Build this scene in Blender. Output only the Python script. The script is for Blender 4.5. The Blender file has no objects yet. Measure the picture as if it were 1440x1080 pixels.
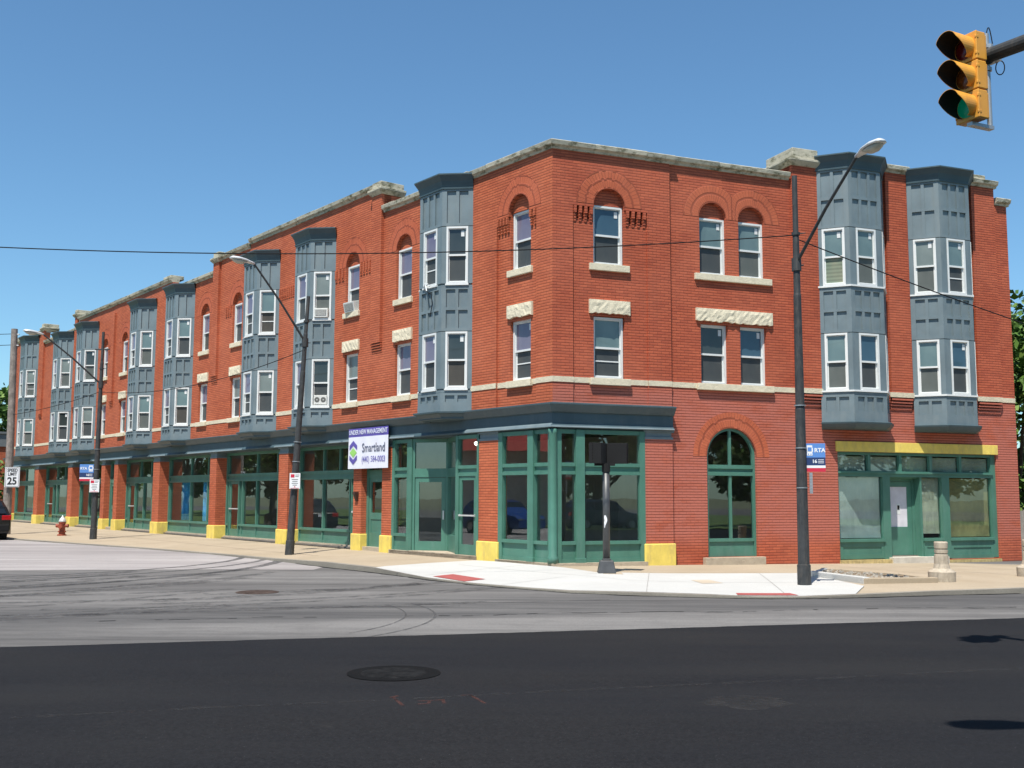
import bpy, bmesh, math, random
from mathutils import Matrix, Vector
from mathutils.bvhtree import BVHTree
random.seed(7)
R_ = math.radians
scene = bpy.context.scene
COL = scene.collection

# ------------------------------------------------------------------ camera
cam = bpy.data.objects.new('camera', bpy.data.cameras.new('camera'))
COL.objects.link(cam); scene.camera = cam
cam.data.sensor_width = 36; cam.data.lens = 37.5
cam.data.clip_start = .05; cam.data.clip_end = 3000
cam.matrix_world = Matrix.Translation((0, 0, 1.661)) @ Matrix.Rotation(math.pi/2 + .104998, 4, 'X') @ Matrix.Rotation(.003807, 4, 'Z')

# ------------------------------------------------------------------ world and sun
SUN_EL = R_(64); SUN_AZ = math.atan2(-.365, -.93)
world = bpy.data.worlds.new('World'); scene.world = world; world.use_nodes = True
wn = world.node_tree.nodes; wl = world.node_tree.links
sky = wn.new('ShaderNodeTexSky'); sky.sky_type = 'NISHITA'; sky.sun_disc = False
sky.sun_elevation = SUN_EL; sky.sun_rotation = SUN_AZ
sky.air_density = 1.0; sky.dust_density = .35; sky.ozone_density = 2.2
tint = wn.new('ShaderNodeMix'); tint.data_type = 'RGBA'; tint.blend_type = 'MULTIPLY'; tint.inputs[0].default_value = 1
tint.inputs[7].default_value = (.80, 1.10, 1.21, 1)
wl.new(sky.outputs[0], tint.inputs[6]); wl.new(tint.outputs[2], wn['Background'].inputs[0]); wn['Background'].inputs[1].default_value = .09
sun = bpy.data.objects.new('sun', bpy.data.lights.new('sun', 'SUN')); COL.objects.link(sun)
sun.data.energy = 5.0; sun.data.angle = R_(.5); sun.data.color = (1, .955, .88)
sd = Vector((math.sin(SUN_AZ)*math.cos(SUN_EL), math.cos(SUN_AZ)*math.cos(SUN_EL), math.sin(SUN_EL)))
sun.rotation_euler = sd.to_track_quat('Z', 'Y').to_euler(); sun.location = sd*60
scene.render.engine = 'CYCLES'
scene.view_settings.view_transform = 'Standard'; scene.view_settings.look = 'None'
scene.view_settings.exposure = .48; scene.view_settings.gamma = 1

# ------------------------------------------------------------------ materials
def newmat(name, rough=.6, metal=0, spec=.5):
    m = bpy.data.materials.new(name); m.use_nodes = True
    b = m.node_tree.nodes['Principled BSDF']
    b.inputs['Roughness'].default_value = rough; b.inputs['Metallic'].default_value = metal
    b.inputs['Specular IOR Level'].default_value = spec
    return m, m.node_tree.nodes, m.node_tree.links, b
def mixc(n, l, f, a, b, typ='MIX'):
    x = n.new('ShaderNodeMix'); x.data_type = 'RGBA'; x.blend_type = typ
    for i, v in ((0, f), (6, a), (7, b)):
        if isinstance(v, (tuple, float, int)):
            x.inputs[i].default_value = v if i == 0 or len(v) == 4 else (*v, 1)
        else: l.new(v, x.inputs[i])
    return x.outputs[2]
def noise(n, l, vec, scale, detail=4, rough=.6, lo=.35, hi=.65, dist=0):
    t = n.new('ShaderNodeTexNoise'); t.inputs['Scale'].default_value = scale
    t.inputs['Detail'].default_value = detail; t.inputs['Roughness'].default_value = rough
    t.inputs['Distortion'].default_value = dist
    if vec is not None: l.new(vec, t.inputs['Vector'])
    r = n.new('ShaderNodeMapRange'); l.new(t.outputs['Fac'], r.inputs[0])
    r.inputs[1].default_value = lo; r.inputs[2].default_value = hi
    return r.outputs[0]
def mapping(n, l, vec, sc=(1, 1, 1), rot=(0, 0, 0), loc=(0, 0, 0)):
    m = n.new('ShaderNodeMapping'); l.new(vec, m.inputs[0])
    m.inputs['Scale'].default_value = sc; m.inputs['Rotation'].default_value = rot; m.inputs['Location'].default_value = loc
    return m.outputs[0]
def coord(n, kind='Object'):
    return n.new('ShaderNodeTexCoord').outputs[kind]
def bump(n, l, b, h, dist=.01, st=.6):
    x = n.new('ShaderNodeBump'); x.inputs['Distance'].default_value = dist; x.inputs['Strength'].default_value = st
    l.new(h, x.inputs['Height']); l.new(x.outputs[0], b.inputs['Normal'])

def plain(name, c, rough=.6, metal=0, var=.12, scale=3, dirt=None, spec=.5, bmp=0):
    m, n, l, b = newmat(name, rough, metal, spec)
    o = coord(n)
    f = noise(n, l, o, scale, 5)
    c2 = tuple(v*(1-var) for v in c); c1 = tuple(min(1, v*(1+var*.5)) for v in c)
    out = mixc(n, l, f, c2, c1)
    if dirt:
        f2 = noise(n, l, mapping(n, l, o, (1, 1, .25)), scale*2.3, 6, .7, .5, .72)
        out = mixc(n, l, f2, out, dirt)
    l.new(out, b.inputs['Base Color'])
    if bmp: bump(n, l, b, noise(n, l, o, 60, 4, .7, .2, .8), .004, bmp)
    return m

def brickmat(name, ca, cb, mortar, lower=None, radial=False):
    m, n, l, b = newmat(name, .75, 0, .3)
    o = coord(n)
    sep = n.new('ShaderNodeSeparateXYZ'); l.new(o, sep.inputs[0])
    com = n.new('ShaderNodeCombineXYZ')
    if radial:
        uv = n.new('ShaderNodeUVMap'); vec = uv.outputs[0]
    else:
        ad = n.new('ShaderNodeMath'); l.new(sep.outputs[0], ad.inputs[0]); l.new(sep.outputs[1], ad.inputs[1])
        l.new(ad.outputs[0], com.inputs[0]); l.new(sep.outputs[2], com.inputs[1]); vec = com.outputs[0]
    BWD, BH_ = (.078, .24) if radial else (.225, .0715)
    br = n.new('ShaderNodeTexBrick'); l.new(vec, br.inputs['Vector'])
    br.inputs['Scale'].default_value = 1
    br.inputs['Brick Width'].default_value = BWD; br.inputs['Row Height'].default_value = BH_
    br.inputs['Mortar Size'].default_value = .0062; br.inputs['Mortar Smooth'].default_value = .35
    mid_ = tuple(v*.66 for v in cb)
    br.inputs['Color1'].default_value = (*ca, 1); br.inputs['Color2'].default_value = (*cb, 1)
    br.inputs['Mortar'].default_value = (*(mortar if radial else mid_), 1); br.inputs['Bias'].default_value = -.1
    s2 = n.new('ShaderNodeSeparateXYZ'); l.new(vec, s2.inputs[0])
    dv_ = n.new('ShaderNodeMath'); dv_.operation = 'DIVIDE'; l.new(s2.outputs[1], dv_.inputs[0]); dv_.inputs[1].default_value = BH_
    fr_ = n.new('ShaderNodeMath'); fr_.operation = 'FRACT'; l.new(dv_.outputs[0], fr_.inputs[0])
    pp = n.new('ShaderNodeMath'); pp.operation = 'PINGPONG'; l.new(fr_.outputs[0], pp.inputs[0]); pp.inputs[1].default_value = .5
    bed = n.new('ShaderNodeMapRange'); l.new(pp.outputs[0], bed.inputs[0]); bed.inputs[1].default_value = .17; bed.inputs[2].default_value = .07
    jn = n.new('ShaderNodeMath'); jn.operation = 'MULTIPLY'; l.new(bed.outputs[0], jn.inputs[0]); l.new(noise(n, l, mapping(n, l, o, (1, 1, 2)), 3, 4, .7, -.1, .55), jn.inputs[1])
    jc = mixc(n, l, jn.outputs[0], br.outputs['Color'], mortar)
    big = noise(n, l, o, .55, 5, .6, .35, .68)
    out = mixc(n, l, big, jc, mixc(n, l, 1.0, jc, (.84, .78, .74), 'MULTIPLY'))
    # rows that drift lighter / darker
    rows = noise(n, l, mapping(n, l, o, (.8, .8, 3)), 1.2, 4, .6, .3, .75)
    out = mixc(n, l, rows, out, mixc(n, l, 1.0, out, (1.13, 1.1, 1.06), 'MULTIPLY'))
    spots = noise(n, l, o, 7, 5, .75, .66, .74)
    sm = n.new('ShaderNodeMath'); sm.operation = 'MULTIPLY'; l.new(spots, sm.inputs[0]); sm.inputs[1].default_value = .45
    out = mixc(n, l, sm.outputs[0], out, tuple(v*.45 for v in ca))
    # soot and water streaks running down the wall
    stk = noise(n, l, mapping(n, l, o, (2.6, 2.6, .16)), 1.0, 6, .7, .52, .80)
    sk = n.new('ShaderNodeMath'); sk.operation = 'MULTIPLY'; l.new(stk, sk.inputs[0]); sk.inputs[1].default_value = .30
    out = mixc(n, l, sk.outputs[0], out, (.20, .055, .032))
    pat = noise(n, l, mapping(n, l, o, (1, 1, 1.4)), .33, 4, .6, .45, .62)
    pk = n.new('ShaderNodeMath'); pk.operation = 'MULTIPLY'; l.new(pat, pk.inputs[0]); pk.inputs[1].default_value = .16
    out = mixc(n, l, pk.outputs[0], out, (.56, .19, .11))
    if lower:   # the faded repaint of the lower storey
        mr = n.new('ShaderNodeMapRange'); l.new(sep.outputs[2], mr.inputs[0])
        mr.inputs[1].default_value = 4.75; mr.inputs[2].default_value = 4.2
        mm = n.new('ShaderNodeMath'); mm.operation = 'MULTIPLY'; l.new(mr.outputs[0], mm.inputs[0])
        l.new(noise(n, l, mapping(n, l, o, (.5, .5, 1.1)), 1.5, 6, .7, .30, .50), mm.inputs[1])
        m2 = n.new('ShaderNodeMapRange'); l.new(sep.outputs[2], m2.inputs[0])
        m2.inputs[1].default_value = .35; m2.inputs[2].default_value = .75
        m3 = n.new('ShaderNodeMath'); m3.operation = 'MULTIPLY'; l.new(mm.outputs[0], m3.inputs[0]); l.new(m2.outputs[0], m3.inputs[1])
        low = mixc(n, l, br.outputs['Fac'], lower, tuple(v*.78 for v in lower))
        low = mixc(n, l, jn.outputs[0], low, (.15, .038, .026))
        out = mixc(n, l, m3.outputs[0], out, low)
    l.new(out, b.inputs['Base Color'])
    mxf = n.new('ShaderNodeMath'); mxf.operation = 'MAXIMUM'; l.new(bed.outputs[0], mxf.inputs[0])
    hf = n.new('ShaderNodeMath'); hf.operation = 'MULTIPLY'; l.new(br.outputs['Fac'], hf.inputs[0]); hf.inputs[1].default_value = .4; l.new(hf.outputs[0], mxf.inputs[1])
    inv = n.new('ShaderNodeMath'); inv.operation = 'SUBTRACT'; inv.inputs[0].default_value = 1; l.new(mxf.outputs[0], inv.inputs[1])
    ad2 = n.new('ShaderNodeMath'); ad2.operation = 'MULTIPLY_ADD'; l.new(noise(n, l, o, 35, 4, .7, .2, .8), ad2.inputs[0]); ad2.inputs[1].default_value = .35
    l.new(inv.outputs[0], ad2.inputs[2])
    bump(n, l, b, ad2.outputs[0], .008, .7)
    return m

BR = brickmat('painted_brick', (.50, .133, .060), (.39, .094, .043), (.215, .055, .028))
BRR = brickmat('painted_brick_street_front', (.475, .114, .055), (.37, .081, .041), (.19, .044, .025), lower=(.465, .142, .098))
BRAD = brickmat('radial_brick', (.475, .120, .056), (.42, .102, .048), (.28, .068, .035), radial=True)

def stonemat(name, c, stain, amount=.5):
    m, n, l, b = newmat(name, .85, 0, .25)
    o = coord(n)
    f = noise(n, l, o, 5, 6, .7)
    out = mixc(n, l, f, tuple(v*.82 for v in c), c)
    s = noise(n, l, mapping(n, l, o, (1, 1, 2.2)), 2.6, 7, .75, amount, amount+.14)
    out = mixc(n, l, s, out, stain)
    l.new(out, b.inputs['Base Color']); bump(n, l, b, noise(n, l, o, 18, 6, .7, .2, .8), .014, .6)
    return m
COPE = stonemat('weathered_coping_stone', (.52, .48, .37), (.13, .125, .075), .49)
STONE = stonemat('pale_sandstone', (.72, .64, .47), (.50, .43, .30), .62)
STEP = stonemat('step_stone', (.46, .38, .28), (.22, .18, .13), .56)

GREY = plain('slate_grey_paint', (.150, .195, .212), .5, 0, .16, 1.2, (.18, .215, .22))
GREYD = plain('dark_slate_paint', (.050, .085, .10), .5, 0, .15, 1.2, (.07, .10, .11))
GREEN = plain('green_paint', (.068, .185, .135), .42, 0, .14, 1.6, (.09, .20, .155))
YEL = plain('yellow_paint', (.76, .58, .12), .7, 0, .12, 3, (.58, .43, .13), bmp=.9)
WHITE = plain('white_vinyl', (.68, .69, .67), .4, 0, .05, 2)
BLACKP = plain('black_pole_paint', (.034, .036, .037), .65, 0, .3, 6, (.075, .066, .056))
GALV = plain('galvanised_steel', (.42, .43, .43), .4, .6, .15, 6)
WOODP = plain('weathered_pole_wood', (.26, .22, .19), .9, 0, .35, 5, (.13, .11, .095))
RED = plain('hydrant_red', (.34, .070, .035), .5, 0, .3, 8, (.16, .05, .03))
SILV = plain('silver_paint', (.62, .62, .60), .4, .3, .1, 8)
CONCB = plain('bollard_concrete', (.44, .37, .28), .85, 0, .2, 6, (.26, .22, .17), bmp=.5)
LAMPH = plain('lamp_housing', (.62, .63, .62), .35, .2, .06, 5)
LENS = plain('lamp_lens', (.42, .42, .36), .25, 0, .1, 12)
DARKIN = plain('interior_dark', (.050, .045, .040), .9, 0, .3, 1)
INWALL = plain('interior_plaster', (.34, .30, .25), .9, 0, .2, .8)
INFLOOR = plain('interior_floor', (.20, .17, .14), .6, 0, .2, 2)
BLACK = plain('matte_black', (.005, .005, .0055), .95, 0, .2, 5)
BLUEC = plain('blue_curtain_cloth', (.07, .40, .75), .9, 0, .3, 4)
TACT = plain('brick_red_tactile', (.33, .075, .065), .85, 0, .15, 8)

def glassmat(name, tint, refl=.10, rough=.01):
    m = bpy.data.materials.new(name); m.use_nodes = True
    n = m.node_tree.nodes; l = m.node_tree.links; n.clear()
    out = n.new('ShaderNodeOutputMaterial')
    tr = n.new('ShaderNodeBsdfTransparent'); tr.inputs[0].default_value = (*tint, 1)
    gl = n.new('ShaderNodeBsdfGlossy'); gl.inputs['Roughness'].default_value = rough; gl.inputs[0].default_value = (.9, .95, .95, 1)
    fr = n.new('ShaderNodeFresnel'); fr.inputs['IOR'].default_value = 1.62
    ad = n.new('ShaderNodeMath'); l.new(fr.outputs[0], ad.inputs[0]); ad.inputs[1].default_value = refl; ad.use_clamp = True
    geo = n.new('ShaderNodeNewGeometry'); nb = n.new('ShaderNodeMath'); nb.operation = 'SUBTRACT'; nb.inputs[0].default_value = 1; l.new(geo.outputs['Backfacing'], nb.inputs[1])
    fm = n.new('ShaderNodeMath'); fm.operation = 'MULTIPLY'; l.new(ad.outputs[0], fm.inputs[0]); l.new(nb.outputs[0], fm.inputs[1])
    mx = n.new('ShaderNodeMixShader'); l.new(fm.outputs[0], mx.inputs[0]); l.new(tr.outputs[0], mx.inputs[1]); l.new(gl.outputs[0], mx.inputs[2])
    # old glass waves a little
    o = coord(n); bp = n.new('ShaderNodeBump'); bp.inputs['Distance'].default_value = .004; bp.inputs['Strength'].default_value = .25
    l.new(noise(n, l, o, .9, 2, .5, 0, 1), bp.inputs['Height']); l.new(bp.outputs[0], gl.inputs['Normal'])
    l.new(mx.outputs[0], out.inputs[0]); return m
SHOPGLASS = glassmat('shop_glass', (.93, .96, .95), .11)

def panemat(name, c1, c2, rough=.04, spec=.6, band=0):
    m, n, l, b = newmat(name, rough, 0, spec)
    o = coord(n)
    f = noise(n, l, mapping(n, l, o, (1.5, 1.5, .8)), 1.3, 3, .5, .3, .7)
    out = mixc(n, l, f, c1, c2)
    if band:
        w = n.new('ShaderNodeTexWave'); w.bands_direction = 'Z'; w.inputs['Scale'].default_value = band
        l.new(o, w.inputs[0]); out = mixc(n, l, w.outputs['Fac'], out, mixc(n, l, 1.0, out, (.7, .7, .7), 'MULTIPLY'))
    l.new(out, b.inputs['Base Color'])
    bump(n, l, b, noise(n, l, o, 1.3, 2, .5, 0, 1), .01, .15)
    return m
UP = [panemat('upper_pane_teal', (.15, .215, .21), (.09, .14, .145)),  # sky reflection and blind tone put into the pane colour
      panemat('upper_pane_blind', (.24, .28, .26), (.15, .185, .175), .2, .5, 10),
      panemat('upper_pane_blue', (.035, .075, .11), (.05, .10, .14)),
      panemat('upper_pane_violet', (.13, .115, .18), (.19, .18, .225)),  # purple reflected tint painted into the pane colour
      panemat('upper_pane_dark', (.028, .038, .038), (.05, .06, .058))]
LO = [panemat('screen_grey', (.080, .094, .088), (.13, .14, .128), .5, .3),
      panemat('screen_dark', (.045, .053, .056), (.075, .080, .078), .45, .3),
      panemat('screen_brown', (.048, .044, .038), (.085, .078, .066), .45, .3)]
CURT = panemat('patterned_curtain', (.30, .29, .20), (.12, .20, .15), .5, .3, 3)
PAPER = plain('pale_blue_paper_blind', (.36, .43, .42), .9, 0, .2, 1.2, (.44, .49, .46))
PAPERY = plain('yellowed_paper_blind', (.30, .27, .12), .9, 0, .35, .9, (.20, .18, .085))
PAPERG = plain('grey_paper_blind', (.40, .42, .33), .9, 0, .25, 1.0, (.30, .32, .22))

# ------------------------------------------------------------------ mesh builder
class MB:
    def __init__(s): s.v = []; s.f = []; s.m = []; s.uv = {}
    def face(s, pts, mi=0, uv=None):
        i = len(s.v); s.v += [tuple(p) for p in pts]; s.f.append(tuple(range(i, i+len(pts)))); s.m.append(mi)
        if uv: s.uv[len(s.f)-1] = uv
    def hexa(s, p, mi=0):       # p: 8 points, bottom 4 then top 4
        i = len(s.v); s.v += [tuple(q) for q in p]
        for q in ((0,3,2,1),(4,5,6,7),(0,1,5,4),(1,2,6,5),(2,3,7,6),(3,0,4,7)):
            s.f.append(tuple(i+k for k in q)); s.m.append(mi)
    def box(s, x0, x1, y0, y1, z0, z1, mi=0):
        s.hexa([(x0,y0,z0),(x1,y0,z0),(x1,y1,z0),(x0,y1,z0),(x0,y0,z1),(x1,y0,z1),(x1,y1,z1),(x0,y1,z1)], mi)
    def prism(s, poly, y0, y1, mi=0):     # polygon in x,z extruded along y
        n = len(poly); i = len(s.v)
        s.v += [(x, y0, z) for x, z in poly] + [(x, y1, z) for x, z in poly]
        s.f.append(tuple(range(i, i+n))); s.f.append(tuple(range(i+2*n-1, i+n-1, -1))); s.m += [mi, mi]
        for k in range(n):
            s.f.append((i+k, i+(k+1) % n, i+n+(k+1) % n, i+n+k)); s.m.append(mi)
    def vprism(s, poly, z0, z1, mi=0):
        n = len(poly); i = len(s.v)
        s.v += [(x, y, z0) for x, y in poly] + [(x, y, z1) for x, y in poly]
        s.f.append(tuple(range(i+n-1, i-1, -1))); s.f.append(tuple(range(i+n, i+2*n))); s.m += [mi, mi]
        for k in range(n):
            s.f.append((i+k, i+(k+1) % n, i+n+(k+1) % n, i+n+k)); s.m.append(mi)
    def tube(s, path, rad, n=10, mi=0, cap=True):
        path = [Vector(p) for p in path]
        if not isinstance(rad, (list, tuple)): rad = [rad]*len(path)
        rings = []; up = None
        for k, p in enumerate(path):
            d = (path[min(k+1, len(path)-1)] - path[max(k-1, 0)]).normalized()
            if up is None: up = Vector((0, 0, 1)) if abs(d.z) < .9 else Vector((1, 0, 0))
            a = d.cross(up).normalized(); b = a.cross(d).normalized(); up = b
            i = len(s.v)
            for j in range(n):
                t = 2*math.pi*j/n; s.v.append(tuple(p + (a*math.cos(t) + b*math.sin(t))*rad[k]))
            rings.append(i)
        for k in range(len(rings)-1):
            for j in range(n):
                s.f.append((rings[k]+j, rings[k]+(j+1) % n, rings[k+1]+(j+1) % n, rings[k+1]+j)); s.m.append(mi)
        if cap:
            s.f.append(tuple(rings[0]+j for j in reversed(range(n)))); s.f.append(tuple(rings[-1]+j for j in range(n))); s.m += [mi, mi]
    def lathe(s, prof, n=20, c=(0, 0), mi=0):
        rings = []
        for r, z in prof:
            i = len(s.v); rings.append(i)
            for j in range(n):
                t = 2*math.pi*j/n; s.v.append((c[0]+r*math.cos(t), c[1]+r*math.sin(t), z))
        for k in range(len(rings)-1):
            for j in range(n):
                s.f.append((rings[k]+j, rings[k]+(j+1) % n, rings[k+1]+(j+1) % n, rings[k+1]+j)); s.m.append(mi)
        s.f.append(tuple(rings[0]+j for j in reversed(range(n)))); s.f.append(tuple(rings[-1]+j for j in range(n))); s.m += [mi, mi]
    def sweep(s, path, prof, miter0=0, mi=0, miter1=0):   # path in (x,y) with outward on its +y side, prof (off,z) closed
        P = [Vector(p) for p in path]; N = []
        for k in range(len(P)-1):
            d = (P[k+1]-P[k]).normalized(); N.append(Vector((-d.y, d.x)))
        rings = []
        for k, p in enumerate(P):
            if k == 0: m = N[0]; t = (P[1]-P[0]).normalized()*(-miter0); m = m + t
            elif k == len(P)-1: m = N[-1] + (P[-1]-P[-2]).normalized()*miter1
            else:
                m = (N[k-1]+N[k]).normalized(); m = m/max(.3, m.dot(N[k]))
            i = len(s.v); rings.append(i)
            for o, z in prof: s.v.append((p.x+m.x*o, p.y+m.y*o, z))
        n = len(prof)
        for k in range(len(rings)-1):
            for j in range(n):
                s.f.append((rings[k]+j, rings[k]+(j+1) % n, rings[k+1]+(j+1) % n, rings[k+1]+j)); s.m.append(mi)
        s.f.append(tuple(rings[0]+j for j in reversed(range(n)))); s.f.append(tuple(rings[-1]+j for j in range(n))); s.m += [mi, mi]
    def build(s, name, mats, parent=None, sx=1, smooth=False, bevel=0):
        me = bpy.data.meshes.new(name)
        me.from_pydata([(sx*x, y, z) for x, y, z in s.v], [], s.f)
        if not isinstance(mats, (list, tuple)): mats = [mats]
        for m in mats: me.materials.append(m)
        for p, mi in zip(me.polygons, s.m): p.material_index = mi; p.use_smooth = smooth
        if s.uv:
            ul = me.uv_layers.new(name='UVMap')
            for fi, uv in s.uv.items():
                for li, q in zip(me.polygons[fi].loop_indices, uv): ul.data[li].uv = q
        bm = bmesh.new(); bm.from_mesh(me); bmesh.ops.recalc_face_normals(bm, faces=bm.faces); bm.to_mesh(me); bm.free()
        o = bpy.data.objects.new(name, me); COL.objects.link(o)
        if parent: o.parent = parent
        if bevel:
            b = o.modifiers.new('bevel', 'BEVEL'); b.width = bevel; b.segments = 2; b.limit_method = 'ANGLE'
        return o

def empty(name, loc, label, cat, rz=0, group=None):
    o = bpy.data.objects.new(name, None); COL.objects.link(o); o.location = loc; o.rotation_euler = (0, 0, rz)
    o.empty_display_size = .2
    return tag(o, label, cat, group)
def tag(o, label, cat, group=None):
    o['label'] = label; o['category'] = cat
    if group: o['group'] = group
    return o
def struct(o): o['kind'] = 'structure'; return o
def dup(o, parent=None, first=True):
    c = o.copy(); COL.objects.link(c)
    if parent: c.parent = parent
    for ch in list(o.children): dup(ch, c, False)
    return c

# ------------------------------------------------------------------ the building's frame
CX, CY = .99134, 25.92911
AL, AR = .90267, .374463
uL = Vector((-math.cos(AL), math.sin(AL), 0)); oL = Vector((-math.sin(AL), -math.cos(AL), 0))
uR = Vector((math.cos(AR), math.sin(AR), 0)); oR = Vector((math.sin(AR), -math.cos(AR), 0))
def basis(x, y): return Matrix(((x.x, y.x, 0, 0), (x.y, y.y, 0, 0), (0, 0, 1, 0), (0, 0, 0, 1)))
FL = basis(uL, oL); FR = basis(-uR, oR)
def W(side, s, d, z=0):
    u, o = (uL, oL) if side == 'L' else (uR, oR)
    p = Vector((CX, CY, 0)) + u*s + o*d; return Vector((p.x, p.y, z))
MIT = .743
bld = empty('brick_building', (CX, CY, 0), 'long three-storey red brick corner block with grey bay windows and green shopfronts', 'building')
def part(mb, name, mat, side, bevel=0, smooth=False, parent=None):
    o = mb.build(name, mat, parent or bld, 1 if side == 'L' else -1, smooth, bevel)
    if parent is None: o.matrix_local = FL if side == 'L' else FR
    return o
def place(o, side, s, d=0, z=0):
    o.parent = bld; o.matrix_local = (FL if side == 'L' else FR) @ Matrix.Translation((s if side == 'L' else -s, d, z)); return o

def wall(mb, s0, s1, z0, z1, d=0, ops=(), t=.25):
    """brick slab with its face at d; ops = (sa, sb, za, zb, arch)"""
    zs = {z0, z1}; ss = {s0, s1}; rect = []
    for sa, sb, za, zb, arch in ops:
        r = (sb-sa)/2; zt = min(z1, zb+(r if arch else 0)); rect.append((sa, sb, za, zt))
        for q in (za, zt):
            if z0 < q < z1: zs.add(q)
        for q in (sa, sb):
            if s0 < q < s1: ss.add(q)
        if arch:
            c = (sa+sb)/2; N = 14
            for sg in (-1, 1):
                pts = [(c+sg*r*math.cos(k*math.pi/2/N), zb+r*math.sin(k*math.pi/2/N)) for k in range(N+1)]
                for k in range(N):
                    mb.prism([pts[k], pts[k+1], (pts[k+1][0], zb+r), (pts[k][0], zb+r)] if k < N-1 else [pts[k], pts[k+1], (pts[k][0], zb+r)], d, d-t)
    zs = sorted(zs); ss = sorted(ss)
    for i in range(len(ss)-1):
        j = 0
        while j < len(zs)-1:
            def blocked(j):
                cs = (ss[i]+ss[i+1])/2; cz = (zs[j]+zs[j+1])/2
                return any(a < cs < b and e < cz < f for a, b, e, f in rect)
            if blocked(j): j += 1; continue
            k = j
            while k < len(zs)-1 and not blocked(k): k += 1
            mb.box(ss[i], ss[i+1], d-t, d, zs[j], zs[k]); j = k

def archring(side, c, z, r0, r1, d, lo=-9, hi=99):
    mb = MB(); N = 28
    for k in range(N):
        a0 = math.pi*k/N; a1 = math.pi*(k+1)/N; rm = (r0+r1)/2
        P = lambda r, a, y: (min(hi, max(lo, c+r*math.cos(a))), y, z+r*math.sin(a))
        mb.face([P(r0, a0, d), P(r1, a0, d), P(r1, a1, d), P(r0, a1, d)], 0, [(a0*rm, 0), (a0*rm, r1-r0), (a1*rm, r1-r0), (a1*rm, 0)])
        mb.face([P(r1, a0, d-.02), P(r1, a1, d-.02), P(r1, a1, d), P(r1, a0, d)], 0, [(0, 0), (.05, 0), (.05, .02), (0, .02)])
        mb.face([P(r0, a0, d-.02), P(r0, a1, d-.02), P(r0, a1, d), P(r0, a0, d)], 0, [(0, 0), (.05, 0), (.05, .02), (0, .02)])
    o = part(mb, 'brick_arch', BRAD, side); return o

# ---- window prototype (white frame + sash glass)
def window_meshes(w, h, sticker=True, deep=.0):
    f = MB(); t = .052
    f.box(-w/2, -w/2+t, -.06, .02, 0, h); f.box(w/2-t, w/2, -.06, .02, 0, h)
    f.box(-w/2+t, w/2-t, -.06, .02, h-t, h); f.box(-w/2+t, w/2-t, -.06, .035, 0, t)
    zm = h*.5
    # upper sash in front, lower sash behind
    a = w/2-t
    f.box(-a, a, -.05, -.012, zm-.022, zm+.028)
    f.box(-a, -a+.022, -.05, -.017, zm+.028, h-t); f.box(a-.022, a, -.05, -.017, zm+.028, h-t); f.box(-a+.022, a-.022, -.05, -.017, h-t-.022, h-t)
    f.box(-a, -a+.03, -.085, -.052, t, zm-.022); f.box(a-.03, a, -.085, -.052, t, zm-.022); f.box(-a+.03, a-.03, -.085, -.052, t, t+.035)
    if sticker: f.box(-a+.06, -a+.15, -.038, -.030, h-t-.22, h-t-.06)
    g = MB(); g.box(-a, a, -.055, -.040, zm, h-t, 0); g.box(-a, a, -.078, -.066, t, zm+.01, 1)
    return f, g
_wcache = {}
def add_window(side, s, z, w, h, d, k=None, sub=None, mtx=None, extra=None):
    """a window as part of the building, or as sub-part when sub is given"""
    st = random.random() < .7
    f, g = window_meshes(w, h, st)
    k = k or (random.choice((0, 0, 1, 2)), random.choice((0, 0, 1, 2)))

    um = CURT if k[0] == 9 else UP[k[0]]
    lm = CURT if k[1] == 9 else LO[k[1]]
    if extra == 'bars':   # a blind rail showing behind the pane
        f.box(-w/2+.07, w/2-.07, -.062, -.05, h*.28, h*.28+.03)
    if sub is None:
        o = f.build('window', WHITE, bld); place(o, side, s, d, z)
        p = g.build('pane', [um, lm], o)
    else:
        o = f.build('window', WHITE, sub); o.matrix_local = mtx
        p = g.build('pane', [um, lm], sub); p.matrix_local = mtx
    return o

def rough_block(mb, s0, s1, y0, y1, z0, z1, seed=0, amp=.013, nx=14, nz=4):
    rr = random.Random(seed)
    idx = {}
    P = [[None]*(nz+1) for _ in range(nx+1)]
    for i in range(nx+1):
        for j in range(nz+1):
            edge = i in (0, nx) or j == nz
            zz = z0+(z1-z0)*j/nz
            if j == 0: zz += rr.uniform(-.02, .025)
            P[i][j] = (s0+(s1-s0)*i/nx, y1 - (0 if not edge else .015) + (0 if edge else rr.uniform(-amp, amp*.4)), zz)
    for i in range(nx):
        for j in range(nz):
            mb.face([P[i][j], P[i+1][j], P[i+1][j+1], P[i][j+1]])
    for i in range(nx):
        a, b = P[i][nz], P[i+1][nz]; mb.face([a, b, (b[0], y0, b[2]), (a[0], y0, a[2])])
        a, b = P[i][0], P[i+1][0]; mb.face([a, b, (b[0], y0, b[2]), (a[0], y0, a[2])])
    for i in (0, nx):
        for j in range(nz):
            a, b = P[i][j], P[i][j+1]; mb.face([a, b, (b[0], y0, b[2]), (a[0], y0, a[2])])

# ================================================================== WALLS
def dentils(mb, sa, sb, z0=8.55, z1=8.95, d0=-.04, d1=.0, n=4):
    w = (sb-sa)/(2*n-1)
    for k in range(n):
        a = sa+2*k*w
        mb.box(a, a+w*.95, d0-.1, d1+.03, z0+.21, z1+.0)
        for q in range(3): mb.box(a+w*.06, a+w*.90, d0-.1, d1+.018-.012*(3-q), z0+.07*q, z0+.07*q+.058)

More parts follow.
